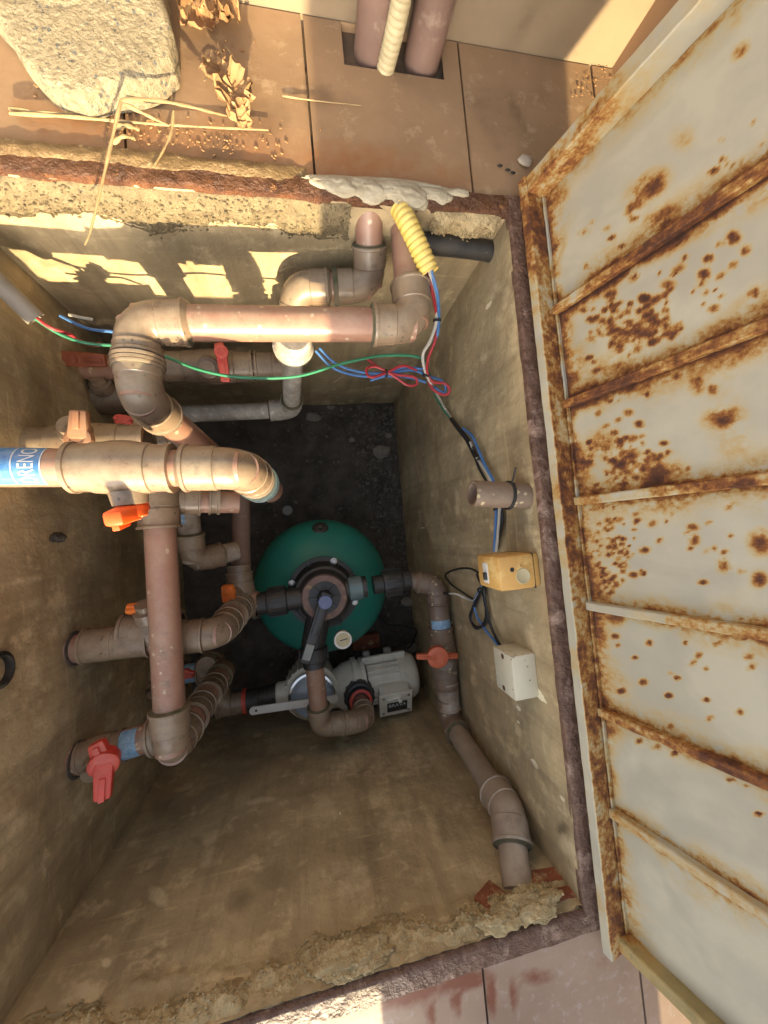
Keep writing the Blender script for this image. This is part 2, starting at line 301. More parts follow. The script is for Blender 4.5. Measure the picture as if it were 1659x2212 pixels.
# ------------------------------------------------------------------ mesh helpers
def frame_of(d, hint=None):
    d = Vector(d).normalized()
    h = Vector(hint) if hint is not None else (Vector((0, 0, 1)) if abs(d.z) < 0.9 else Vector((0, 1, 0)))
    x = h - d * h.dot(d)
    x.normalize()
    return x, d.cross(x), d                      # x, y, axis
class MB:
    def __init__(s): s.v = []; s.f = []
    def add(s, vs_, fs_):
        o = len(s.v); s.v.extend([tuple(v) for v in vs_]); s.f.extend([tuple(i + o for i in f) for f in fs_]); return s
    def sweep(s, path, radii, segs=20, caps=True, flat=None):
        path = [Vector(p) for p in path]; n = len(path)
        if not hasattr(radii, '__len__'): radii = [radii] * n
        tang = []
        for i in range(n):
            a = path[max(i - 1, 0)]; b = path[min(i + 1, n - 1)]
            t = b - a
            if t.length < 1e-9: t = tang[-1] if tang else Vector((0, 0, 1))
            tang.append(t.normalized())
        x, y, _ = frame_of(tang[0])
        vs_ = []; fs_ = []
        for i in range(n):
            t = tang[i]
            x = (x - t * x.dot(t)).normalized(); y = t.cross(x)
            for k in range(segs):
                a = 2 * PI * k / segs
                vs_.append(path[i] + (x * math.cos(a) + y * math.sin(a)) * radii[i])
        for i in range(n - 1):
            for k in range(segs):
                k2 = (k + 1) % segs
                fs_.append((i * segs + k, i * segs + k2, (i + 1) * segs + k2, (i + 1) * segs + k))
        if caps:
            fs_.append(tuple(range(segs))[::-1]); fs_.append(tuple(range((n - 1) * segs, n * segs)))
        return s.add(vs_, fs_)
    def lathe(s, base, axis, prof, segs=32, hint=None, caps=True, sx=1.0):
        x, y, z = frame_of(axis, hint); base = Vector(base)
        vs_ = []; fs_ = []; n = len(prof)
        for (h, r) in prof:
            for k in range(segs):
                a = 2 * PI * k / segs
                vs_.append(base + z * h + (x * math.cos(a) * sx + y * math.sin(a)) * r)
        for i in range(n - 1):
            for k in range(segs):
                k2 = (k + 1) % segs
                fs_.append((i * segs + k, i * segs + k2, (i + 1) * segs + k2, (i + 1) * segs + k))
        if caps:
            fs_.append(tuple(range(segs))[::-1]); fs_.append(tuple(range((n - 1) * segs, n * segs)))
        return s.add(vs_, fs_)
    def box(s, c, size, ex=(1, 0, 0), ey=(0, 1, 0), ez=(0, 0, 1), bev=0.0, taper=1.0):
        c = Vector(c); ex, ey, ez = Vector(ex), Vector(ey), Vector(ez)
        hx, hy, hz = size[0] / 2, size[1] / 2, size[2] / 2
        if bev <= 0:
            vs_ = [c + ex * (i * hx * (taper if k > 0 else 1)) + ey * (j * hy * (taper if k > 0 else 1)) + ez * (k * hz) for k in (-1, 1) for j in (-1, 1) for i in (-1, 1)]
            return s.add(vs_, [(0, 2, 3, 1), (4, 5, 7, 6), (0, 1, 5, 4), (2, 6, 7, 3), (0, 4, 6, 2), (1, 3, 7, 5)])
        bm = bmesh.new()
        vv = [bm.verts.new(c + ex * (i * hx * (taper if k > 0 else 1)) + ey * (j * hy * (taper if k > 0 else 1)) + ez * (k * hz)) for k in (-1, 1) for j in (-1, 1) for i in (-1, 1)]
        for f in [(0, 2, 3, 1), (4, 5, 7, 6), (0, 1, 5, 4), (2, 6, 7, 3), (0, 4, 6, 2), (1, 3, 7, 5)]: bm.faces.new([vv[i] for i in f])
        bmesh.ops.bevel(bm, geom=list(bm.edges), offset=bev, segments=2, affect='EDGES', profile=0.5)
        bm.verts.index_update()
        s.add([v.co.copy() for v in bm.verts], [[v.index for v in f.verts] for f in bm.faces]); bm.free()
        return s
    def bar(s, p0, p1, w, h, up=(0, 0, 1), bev=0.0, taper=1.0):
        p0, p1 = Vector(p0), Vector(p1); d = p1 - p0
        x, y, z = frame_of(d, up)
        return s.box((p0 + p1) / 2, (h, w, d.length), x, y, z, bev, taper)
    def build(s, name, mt, parent=None, smooth=True, ang=38, attrs=None):
        me = bpy.data.meshes.new(name)
        me.from_pydata(s.v, [], s.f); me.update()
        bm = bmesh.new(); bm.from_mesh(me); bmesh.ops.recalc_face_normals(bm, faces=bm.faces); bm.to_mesh(me); bm.free()
        if attrs:
            for k, vals in attrs.items():
                a = me.attributes.new(k, 'FLOAT', 'POINT'); a.data.foreach_set('value', np.asarray(vals, dtype=np.float32))
        if smooth:
            me.shade_smooth(); me.set_sharp_from_angle(angle=R_(ang))
        if mt: me.materials.append(M[mt])
        o = bpy.data.objects.new(name, me); C.objects.link(o)
        if parent is not None: adopt(o, parent)
        return o
BASE = {}
def adopt(o, parent):
    o.parent = parent
    if parent.type == 'EMPTY': o.matrix_parent_inverse = Matrix.Translation(-parent.location)
def thing(name, label, cat, loc=(0, 0, 0), group=None):
    o = bpy.data.objects.new(name, None); C.objects.link(o); o.location = loc; o.empty_display_size = 0.02
    o['label'] = label; o['category'] = cat
    if group: o['group'] = group
    return o
def tag(o, label, cat, group=None):
    o['label'] = label; o['category'] = cat
    if group: o['group'] = group
    return o
def structure(o): o['kind'] = 'structure'; return o
def spline(pts, n=8):
    pts = [Vector(p) for p in pts]; out = []
    P = [pts[0] * 2 - pts[1]] + pts + [pts[-1] * 2 - pts[-2]]
    for i in range(1, len(P) - 2):
        for k in range(n):
            t = k / n; a, b, c, d = P[i - 1], P[i], P[i + 1], P[i + 2]
            out.append(0.5 * ((2 * b) + (c - a) * t + (2 * a - 5 * b + 4 * c - d) * t * t + (3 * b - a - 3 * c + d) * t ** 3))
    out.append(pts[-1]); return out
def grid(org, eu, ev, nu, nv, disp=None):
    """a sheet of (nu+1)(nv+1) points; disp(i, j, p, u, v) -> shifted point"""
    org, eu, ev = Vector(org), Vector(eu), Vector(ev); vs_ = []; fs_ = []
    for j in range(nv + 1):
        for i in range(nu + 1):
            p = org + eu * (i / nu) + ev * (j / nv)
            vs_.append(disp(p, i / nu, j / nv) if disp else p)
    for j in range(nv):
        for i in range(nu):
            a = j * (nu + 1) + i
            fs_.append((a, a + 1, a + nu + 2, a + nu + 1))
    return vs_, fs_
def fbm(p, s, oct_=4): return noise.fractal(Vector(p) * s, 0.9, 2.1, oct_)
def blobs(V, lst):
    """sum of soft blots given at photo pixels: (x, y, radius, strength[, stretch direction x, y, ratio])"""
    q = pix(V); out = np.zeros(len(V))
    for b in lst:
        dx = q[:, 0] - b[0]; dy = q[:, 1] - b[1]
        if len(b) > 4:
            a = math.atan2(b[5], b[4]); c, s_ = math.cos(a), math.sin(a)
            dx, dy = (dx * c + dy * s_) / b[6], -dx * s_ + dy * c
        d = (dx * dx + dy * dy) / (b[2] * b[2])
        out = np.maximum(out, b[3] * np.exp(-d))
    return out

# ------------------------------------------------------------------ measures of the pit
XR, XL, YN, YF, ZF = 0.4193, -0.524, -0.7033, 0.5844, -1.0485
YWALL, XWALL = 0.932, 0.70
RIM = 0.034
RIMR = 0.046
r = 0.0300                                       # pipe radius

# ================================================================== SETTING: floor tiles and walls
def slab(name, x0, x1, y0, y1, z0, z1, m):
    return MB().box(((x0 + x1) / 2, (y0 + y1) / 2, (z0 + z1) / 2), (x1 - x0, y1 - y0, z1 - z0)).build(name, m, smooth=False)
gm_ = MB()
EX = 40.0
hx0, hx1, hy0, hy1 = XL - 0.06, XR + 0.06, YN - 0.06, YF + 0.06
for (x0, x1, y0, y1) in ((-EX, hx0, -EX, EX), (hx1, EX, -EX, EX), (hx0, hx1, -EX, hy0), (hx0, hx1, hy1, EX)):
    gm_.add([(x0, y0, -0.014), (x1, y0, -0.014), (x1, y1, -0.014), (x0, y1, -0.014)], [(0, 1, 2, 3)])
ground = structure(gm_.build('ground', 'grout', smooth=False))

T = 0.297
XJ = 0.054
def tile(x0, x1, y0, y1, m, rust, stain, hole=None):
    g = 0.0022
    nu, nv = 26, 26
    ztop = random.uniform(-0.0012, 0.0006)
    vs_, fs_ = grid((x0 + g, y0 + g, ztop), (x1 - x0 - 2 * g, 0, 0), (0, y1 - y0 - 2 * g, 0), nu, nv)
    if hole:
        hx_, hX_, hy_ = hole
        fs_ = [f for f in fs_ if not (hx_ < sum(vs_[i].x for i in f) / 4 < hX_ and sum(vs_[i].y for i in f) / 4 > hy_)]
    V = np.array([tuple(v) for v in vs_])
    at_ = {'rust': blobs(V, rust), 'stain': blobs(V, stain)}
    mb = MB().add(vs_, fs_)
    # edges down to the bed
    n0 = len(mb.v); e = 0.014
    c = [(x0 + g, y0 + g), (x1 - g, y0 + g), (x1 - g, y1 - g), (x0 + g, y1 - g)]
    for k in range(4):
        a, b = c[k], c[(k + 1) % 4]
        mb.add([(a[0], a[1], ztop), (b[0], b[1], ztop), (b[0], b[1], ztop - e), (a[0], a[1], ztop - e)], [(0, 1, 2, 3)])
    for k in at_: at_[k] = np.concatenate([at_[k], np.zeros(len(mb.v) - n0)])
    o = mb.build('tile', m, ground, smooth=False, attrs=at_)
    return o
far_rust = [(760, 365, 90, 0.55, 1, 0.1, 3), (960, 385, 60, 0.45, 1, 0.1, 2), (500, 330, 120, 0.5, 1, 0.1, 3), (200, 280, 100, 0.5, 1, 0.1, 2.5), (1160, 400, 40, 0.6), (320, 290, 60, 0.55), (60, 230, 80, 0.4)]
far_stain = [(700, 205, 34, 0.5), (1060, 250, 60, 0.35, 1, 2.2, 2), (480, 330, 60, 0.6), (1120, 250, 14, 0.5, 1, 2.2, 6), (590, 250, 60, 0.4), (440, 110, 70, 0.5), (660, 200, 8, 0.5, 0.05, 1, 20), (1015, 300, 8, 0.4, 0.05, 1, 15), (240, 300, 40, 0.5), (120, 130, 60, 0.35)]
for k in range(-5, 4):
    x0 = XJ + k * T; x1 = x0 + T
    hole = (0.125, 0.318, 0.85) if k == 0 else None
    tile(x0, x1, YF + RIM - 0.002, YWALL - 0.001, 'tile_brown', far_rust, far_stain, hole)
near_rust = [(890, 2140, 40, 0.75, 1, -0.3, 3), (740, 2165, 60, 0.6, 1, -0.3, 3), (1000, 2120, 26, 0.8, 1, -0.2, 3), (985, 2165, 14, 0.75, 0.1, 1, 3), (1060, 2150, 16, 0.75, 0.1, 1, 4), (1110, 2150, 12, 0.7, 0.1, 1, 4), (930, 2190, 16, 0.65, 0.1, 1, 3), (1160, 2110, 26, 0.6, 1, 0, 2), (1300, 2080, 30, 0.4)]
near_stain = [(1177, 2120, 6, 0.6, 0.1, 1, 12), (800, 2190, 60, 0.3)]
for k in range(-4, 4):
    x0 = 0.222 + k * T; x1 = x0 + T
    for j in range(3):
        y1 = YN - RIM - j * T
        tile(x0, x1, y1 - T, y1, 'tile_pink', near_rust, near_stain)
for j in range(5):
    y1 = YF + RIM - j * T
    tile(XR + RIMR + 0.004, XWALL - 0.001, max(y1 - T, YN - RIM), y1, 'tile_brown', [], [])
    tile(XL - RIM - T, XL - RIM, max(y1 - T, YN - RIM), y1, 'tile_brown', [], [])

# back wall of the yard with pipes, and the wall the lid leans on
bw = MB(); vs_, fs_ = grid((-3, YWALL, -0.01), (3 + XWALL, 0, 0), (0, 0, 0.91), 40, 12); bw.add(vs_, fs_)
vs_, fs_ = grid((-3, YWALL, 0.90), (3 + XWALL, 0, 0), (0, 0.15, 0), 2, 1); bw.add(vs_, fs_)
tag(bw.build('yard_wall', 'wall_paint', smooth=False), 'beige rendered wall that the two brown pipes run down', 'wall')
sw = MB().box((XWALL + 0.075, -0.40, 0.49), (0.15, 2.664, 1.0))
tag(sw.build('side_wall', 'wall_orange', smooth=False), 'orange rendered wall that the open hatch leans against', 'wall')
# added unseen post in place of the photographer, whose shadow crosses the pit
pm = MB().box((0.293, -1.66, 0.0 + 0.93), (0.50, 0.46, 1.86), bev=0.012)
post = thing('stand_in_post', 'added square post out of view, standing in for the photographer', 'post', (0.293, -1.66, 0))
pm.build('shaft', 'stand_in_plaster', post)
MB().box((0.293, -1.66, 0.06), (0.505, 0.475, 0.12), bev=0.01).build('plinth', 'stand_in_plaster', post)
MB().box((0.293, -1.66, 1.90), (0.56, 0.52, 0.07), bev=0.012).build('cap', 'stand_in_plaster', post)

# ================================================================== THE PIT
pit = thing('concrete_pit', 'brown plastered concrete pit holding the filter, pump and pipes', 'pit', (0, 0, ZF))
def wall_grid(org, eu, ev, nrm, nu, nv, amp, pale, dark, paint, label, extra=None):
    nrm = Vector(nrm)
    def dsp(p, u, v):
        d = amp * (fbm(p, 4.0) * 0.7 + fbm(p, 15.0, 3) * 0.22)
        if extra: d += extra(p)
        return p + nrm * d
    vs_, fs_ = grid(org, eu, ev, nu, nv, dsp)
    V = np.array([tuple(v) for v in vs_])
    rnd = random.Random(int(abs(org[0] * 1000 + org[1] * 77)))
    qs = pix(V)
    for _ in range(46):
        c_ = qs[rnd.randrange(len(qs))]
        (pale if rnd.random() < 0.62 else dark).append((c_[0], c_[1], rnd.uniform(8, 60), rnd.uniform(0.15, 0.36), rnd.uniform(-1, 1), rnd.uniform(-1, 1), rnd.uniform(1, 3.5)))
    o = MB().add(vs_, fs_).build('wall', 'plaster', pit, attrs={'pale': blobs(V, pale), 'dark': blobs(V, dark), 'paint': 1.6 * blobs(V, paint)}, ang=80)
    o['label'] = label
    return o
wall_grid((XR, YN - 0.03, ZF - 0.02), (0, YF - YN + 0.06, 0), (0, 0, -ZF + 0.018), (-1, 0, 0), 260, 200, 0.006,
          [(1150, 1180, 60, 0.3), (1120, 900, 70, 0.22), (1180, 1560, 60, 0.25), (1135, 1320, 60, 0.25), (1010, 1180, 10, 0.35, 1, 0, 6), (1225, 1830, 40, 0.4)],
          [(870, 940, 120, 0.35), (900, 1250, 90, 0.3), (1080, 600, 50, 0.2), (1215, 1790, 16, 0.7)],
          [(1165, 1500, 8, 0.5, 3, 4, 4), (1225, 1505, 5, 0.5, 3, 4, 3), (950, 1480, 3, 0.5, 2, 3, 4), (1055, 660, 5, 0.5, -1, 1.4, 3), (1120, 1530, 4, 0.5, 2, 3, 3), (1155, 1650, 5, 0.5, 2, 3, 4), (1215, 1725, 4, 0.5, 2, 3, 3), (1120, 1560, 3, 0.4, 2, 3, 3), (975, 1345, 5, 0.45), (912, 1140, 3, 0.4, 1, 0, 4)],
          'grey brown plastered wall carrying the switch box and socket')
wall_grid((XL, YN - 0.03, ZF - 0.02), (0, YF - YN + 0.06, 0), (0, 0, -ZF + 0.018), (1, 0, 0), 110, 90, 0.010,
          [(60, 1450, 50, 0.42), (110, 1560, 70, 0.35), (40, 1780, 60, 0.45), (170, 1830, 50, 0.3), (30, 1300, 40, 0.3), (60, 1250, 12, 0.45, 1, -0.15, 6), (110, 1370, 30, 0.4), (40, 1930, 40, 0.4)],
          [(250, 1250, 120, 0.3), (40, 800, 150, 0.35), (130, 700, 120, 0.3), (300, 1600, 90, 0.3)],
          [(35, 1072, 5, 0.4, 1, 0, 3)], 'dark brown plastered wall that the valve pipes come out of')
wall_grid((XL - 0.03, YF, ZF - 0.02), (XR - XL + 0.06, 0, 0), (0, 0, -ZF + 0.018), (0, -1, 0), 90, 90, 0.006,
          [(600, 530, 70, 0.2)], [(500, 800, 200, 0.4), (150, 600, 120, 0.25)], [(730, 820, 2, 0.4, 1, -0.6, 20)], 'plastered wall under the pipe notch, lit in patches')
def near_extra(p):
    u = p.x; z = -p.z
    w = 0.075 + 0.05 * fbm((u * 5, 3.3, 0), 1.0, 3) + 0.05 * max(0, (u - 0.2) / 0.2)
    k = max(0.0, min(1.0, (w - z) / 0.02))
    return 0.6 * k * (0.012 + 0.02 * abs(fbm((u, 0, z), 28, 4)) + 0.008 * fbm((u, 1, z), 70, 3)) * 0.55
wall_grid((XL - 0.03, YN, ZF - 0.02), (XR - XL + 0.06, 0, 0), (0, 0, -ZF + 0.018), (0, 1, 0), 150, 150, 0.006,
          [(700, 1750, 60, 0.4), (600, 1800, 50, 0.3), (860, 1770, 70, 0.35), (340, 1935, 20, 0.7, 1, 1, 1.4), (880, 1640, 60, 0.35, 1, -0.2, 3), (760, 1900, 80, 0.35), (450, 1850, 50, 0.35), (980, 1750, 40, 0.3), (230, 2080, 14, 0.6), (195, 2150, 30, 0.6), (560, 1730, 10, 0.5, 1, -0.2, 5), (720, 1760, 10, 0.7), (1000, 2000, 80, 0.3)],
          [(520, 1950, 45, 0.42), (600, 1900, 60, 0.3), (480, 1620, 120, 0.35), (880, 1870, 60, 0.3), (330, 1760, 120, 0.25), (960, 1800, 20, 0.4, 1, 3, 4)], [(735, 1757, 5, 0.45)], 'golden brown plastered wall with crumbling mortar under the rim', near_extra)

def pebble(mb, c, s, seed):
    bm = bmesh.new(); bmesh.ops.create_icosphere(bm, subdivisions=1, radius=1)
    k = Vector((random.uniform(0.7, 2.2 if s < 0.0025 else 1.3), random.uniform(0.7, 1.3), random.uniform(0.4, 0.8))) * s
    a = random.uniform(0, PI)
    rot = Matrix.Rotation(a, 3, 'Z')
    vs_ = [Vector(c) + rot @ Vector((v.co.x * k.x, v.co.y * k.y, v.co.z * k.z)) * random.uniform(0.8, 1.15) for v in bm.verts]
    bm.verts.index_update()
    mb.add(vs_, [[v.index for v in f.verts] for f in bm.faces]); bm.free()
# crumbly mortar and bricks packed under the near rim
def crumble(name, xs0, xs1, depth, thick, seed, y_face, label=None, m='rough_mortar', sgn=1, ztop=-0.004, parent=None):
    nu, nv = int((xs1 - xs0) / 0.004), 48
    rows = []
    mb = MB()
    def dsp(p, u, v):
        x = xs0 + (xs1 - xs0) * u
        dd = depth(x) * (1 + 0.45 * fbm((x * 9, seed, 0), 1.0, 4))
        z = ztop - max(0.004, dd) * v
        b = math.sin(min(1, v * 1.12) * PI) ** 0.55 if v < 0.9 else max(0, (1 - v) / 0.1) * 0.5
        t = thick * b * (0.75 + 0.9 * fbm((x, seed, z), 22, 4) + 0.35 * fbm((x, seed, z), 75, 3)) - 0.006 * (1 - b)
        end = min(1, min(u, 1 - u) * 14)
        return Vector((x, y_face + sgn * t * end - sgn * 0.002 * (1 - end), z))
    vs_, fs_ = grid((0, 0, 0), (1, 0, 0), (0, 0, 1), nu, nv, dsp)
    o = mb.add(vs_, fs_).build(name, m, parent or pit, ang=60)
    if label: o['label'] = label
    cm = MB()
    good = [v for i, v in enumerate(vs_) if 0.08 < (i // (nu + 1)) / nv < 0.97]
    for i in range(int(len(vs_) * 0.13)):
        pebble(cm, random.choice(good) + Vector((random.gauss(0, 0.002), sgn * 0.001, random.gauss(0, 0.003))), random.choice((0.0009, 0.0012, 0.0016, 0.0022, 0.003)), i)
    c_ = cm.build('mortar_crumbs', m, parent or pit, smooth=False); c_['kind'] = 'stuff'
    return o
def near_depth(x):
    d = 0.062 + 0.015 * math.sin(x * 13 + 1) + 0.02 * max(0, math.sin(x * 7.5 + 1.9))
    if x > 0.22: d += 0.01 + 0.01 * min(1, (x - 0.22) / 0.08)
    return d
crumble('rough_mortar', XL + 0.01, XR - 0.005, near_depth, 0.012, 4.2, YN + 0.004, 'crumbling sandy mortar squeezed out under the rusty rim')
def mound(name, c, rx, ry, rz, m, parent, seed, n=44, rough=0.30):
    vs_ = []; fs_ = []; c = Vector(c)
    for j in range(n + 1):
        th = PI * j / n
        for i in range(n):
            ph = 2 * PI * i / n
            d = Vector((math.sin(th) * math.cos(ph), math.sin(th) * math.sin(ph), math.cos(th)))
            k = 1 + rough * fbm(d * 1.2 + Vector((seed, 0, 0)), 1.2, 3) + rough * 0.22 * fbm(d * 2 + Vector((seed, 0, 0)), 3.5, 3)
            vs_.append(c + Vector((d.x * rx, d.y * ry, d.z * rz)) * k)
    for j in range(n):
        for i in range(n):
            a = j * n + i; b = j * n + (i + 1) % n
            fs_.append((a, b, b + n, a + n))
    o = MB().add(vs_, fs_).build(name, m, parent, ang=70)
    if m == 'rough_mortar':
        cm = MB()
        for i in range(420 if rx > 0.03 else 90): pebble(cm, random.choice([v for v in vs_ if v.z < 0.0] or vs_), random.choice((0.0009, 0.0012, 0.0018, 0.0025, 0.0035)), i)
        cm.build('mortar_crumbs', m, parent, smooth=False)['kind'] = 'stuff'
    return o
e1 = at(1140, 1950, y=YN + 0.02)
mound('mortar_lump', e1 + Vector((0, 0, 0.004)), 0.050, 0.022, 0.024, 'rough_mortar', pit, 3.1, rough=0.5)
e2 = at(1085, 1985, y=YN + 0.02)
mound('mortar_lump', e2, 0.035, 0.016, 0.016, 'rough_mortar', pit, 5.7, rough=0.5)
e2 = at(760, 2065, y=YN + 0.012)
mound('mortar_lump', e2, 0.06, 0.016, 0.03, 'rough_mortar', pit, 8.7)
for (px, py, sx_, sz_, rz_) in ((1190, 1890, 0.115, 0.028, 0.12), (1215, 1930, 0.085, 0.022, 0.12), (1062, 1938, 0.05, 0.045, -0.5)):
    p = at(px, py, y=YN + 0.008); p.y = YN - 0.004
    MB().box(p, (sx_, 0.03, sz_), (math.cos(rz_), 0, math.sin(rz_)), (0, 1, 0), (-math.sin(rz_), 0, math.cos(rz_)), bev=0.003).build('brick', 'brick', pit)
p = at(1212, 1795, x=XR + 0.004)
mound('chipped_hole', p, 0.006, 0.012, 0.024, 'soil', pit, 2.9, n=20)
# raw concrete on top of the far wall
crumble('exposed_concrete', XL + 0.005, 0.115, lambda x: 0.078 + 0.008 * math.sin(x * 21), 0.009, 9.4, YF - 0.004, 'raw broken concrete edge under the wet rusty rim', 'concrete_lit', sgn=-1)
crumble('broken_concrete', 0.27, 0.405, lambda x: 0.05, 0.02, 2.2, YF - 0.006, None, 'rough_mortar', sgn=-1)
# hole in the left wall
p = at(130, 1160, x=XL + 0.004)
mound('chipped_hole', p + Vector((-0.012, 0, 0)), 0.016, 0.012, 0.03, 'soil', pit, 1.7)

# soil floor
def soil_d(p, u, v): return p + Vector((0, 0, 0.010 * fbm(p, 9, 4) + 0.004 * fbm(p, 40, 3)))
vs_, fs_ = grid((XL - 0.02, YN - 0.02, ZF), (XR - XL + 0.04, 0, 0), (0, YF - YN + 0.04, 0), 90, 110, soil_d)
structure(MB().add(vs_, fs_).build('pit_floor', 'soil', ang=80))
gv = MB()
for i in range(1500):
    if i % 3: x = XR - abs(random.gauss(0, 0.10)) - 0.005; y = random.uniform(-0.35, YF - 0.02)
    else: x = random.uniform(-0.3, XR - 0.01); y = random.uniform(YN + 0.1, YF - 0.01)
    pebble(gv, (x, y, ZF + 0.006), random.choice((0.003, 0.004, 0.005, 0.007, 0.009)), i)
o = gv.build('gravel', 'gravel', smooth=False)
o['kind'] = 'stuff'; tag(o, 'loose gravel scattered over the dark pit soil', 'gravel')
for (px, py, s, lab) in ((825, 975, 0.042, 'largest grey stone lying on the soil beside the plastered wall'), (675, 900, 0.032, 'flat pale stone on the soil under the grey pipe elbow'),
                         (715, 880, 0.016, 'small stone on the soil below the coiled wires'), (840, 940, 0.016, 'small stone between the biggest stone and the plastered wall'),
                         (760, 950, 0.015, 'small rounded stone near the biggest stone on soil'), (880, 1300, 0.028, 'brown stone wedged between green tank and plastered wall'),
                         (890, 1400, 0.030, 'pale rubble lump on the soil behind the pump motor'), (915, 1485, 0.030, 'flat stone beside the end of the pump motor')):
    p = at(px, py, z=ZF + 0.012)
    o = mound('stone', p, s, s * 0.72, s * 0.4, 'small_stone', None, px * 0.37, n=14, rough=0.3)
    tag(o, lab, 'stone', 'stones on the pit soil')
p = at(790, 1385, z=ZF + 0.02)
tag(MB().box(p, (0.12, 0.06, 0.04), bev=0.004).build('brick_piece', 'brick', None), 'red brick piece on the soil behind the pump', 'brick')
p = at(621, 1103, z=ZF + 0.02)
tag(MB().lathe(p, (0.1, 0, 1), [(0, 0.022), (0.006, 0.023), (0.010, 0.019), (0.009, 0.0)], 24).build('plastic_cap', 'grey_plastic', None), 'round grey plastic cap lying on the soil behind the tank', 'cap')

# ------------------------------------------------------------------ rusty angle-iron rim
rim = thing('rim_frame', 'rusty angle iron frame set round the mouth of the pit', 'frame', (0, 0, 0))
def angle_bar(a, b, out, m, top=0.0035, w=RIM, leg=0.010):
    """L-section from a to b: flat leg outwards, other leg down inside the pit"""
    a, b, out = Vector(a), Vector(b), Vector(out)
    d = (b - a); L_ = d.length; n = max(2, int(L_ / 0.012)); e = d / L_
    sec = [(-0.001, -leg), (0.003, -leg), (0.003, -0.002), (w, -0.002), (w, top), (w * 0.5, top + 0.0008), (0.005, top), (0.001, top - 0.001), (-0.001, top - 0.004)]
    vs_ = []; fs_ = []; k = len(sec)
    for i in range(n + 1):
        p = a + e * (L_ * i / n)
        for j, (o_, z_) in enumerate(sec):
            q = p + out * o_ + Vector((0, 0, z_))
            q += out * 0.0016 * fbm(q, 30, 3) + Vector((0, 0, 0.0013 * fbm(q + Vector((5, 0, 0)), 40, 3)))
            vs_.append(q)
    for i in range(n):
        for j in range(k):
            j2 = (j + 1) % k
            fs_.append((i * k + j, i * k + j2, (i + 1) * k + j2, (i + 1) * k + j))
    fs_.append(tuple(range(k))); fs_.append(tuple(range(n * k, n * k + k)))
    return MB().add(vs_, fs_).build('angle_bar', m, rim, ang=50)
angle_bar((XL, YF, 0), (XR, YF, 0), (0, 1, 0), 'rust_wet')
angle_bar((XL - RIM, YN, 0.0005), (XR + 0.001, YN, 0.0005), (0, -1, 0), 'rust_bar')
angle_bar((XR, YN - RIM, 0.001), (XR, YF + RIM, 0.001), (1, 0, 0), 'rust_bar', w=RIMR)
angle_bar((XL, YN, 0.001), (XL, YF, 0.001), (-1, 0, 0), 'rust_bar')
gr_ = MB()
for i in range(420):
    y = random.uniform(YN, YF)
    pebble(gr_, (XR + RIMR - 0.006 + random.gauss(0, 0.0035), y, 0.0052), random.choice((0.0012, 0.002, 0.003, 0.004)), i)
o = gr_.build('rim_debris', 'rim_dirt', smooth=False); o['kind'] = 'stuff'; tag(o, 'dark flaked rust and grit along the hinge side of rim', 'debris')
# cement smeared between the far tiles and the rim
vs_, fs_ = grid((XL - 0.1, YF + 0.022, 0.003), (0.67, 0, 0), (0, 0.034, 0), 160, 10,
                lambda p, u, v: p + Vector((0, 0.008 * fbm((p.x * 12, v, 0), 1.0, 3), (0.0035 * math.sin(v * PI) + 0.0015 * fbm(p, 60, 3)) * min(1, (1 - u) * 8) - 0.004 * max(0, 1 - (1 - u) * 20) - 0.004 * (v < 0.05) - 0.005 * (v > 0.95))))
tag(MB().add(vs_, fs_).build('cement_fillet', 'wet_cement', None), 'wet yellowish cement strip between the brown tiles and rusty rim', 'cement')
# hardened foam
foam = thing('expanding_foam', 'lumpy white hardened foam oozing from under the tile edge', 'foam', at(800, 415, z=0.0))
for (px, py, sx_, sy_, h_, k) in ((700, 396, 0.030, 0.013, 0.010, 1), (740, 404, 0.036, 0.019, 0.013, 2), (775, 402, 0.030, 0.015, 0.011, 3), (800, 413, 0.034, 0.022, 0.014, 4), (845, 412, 0.040, 0.018, 0.013, 5), (885, 424, 0.036, 0.024, 0.015, 6),
                                  (930, 420, 0.034, 0.012, 0.009, 7), (955, 426, 0.020, 0.014, 0.008, 10), (985, 417, 0.022, 0.008, 0.007, 8), (1000, 419, 0.012, 0.008, 0.007, 9), (850, 398, 0.10, 0.010, 0.007, 12), (760, 392, 0.08, 0.008, 0.007, 14)):
    p = at(px, py, z=0.003)
    mound('foam_lump', p, sx_, sy_, h_ * 0.75, 'foam_white', foam, k * 2.3, n=36, rough=0.20)

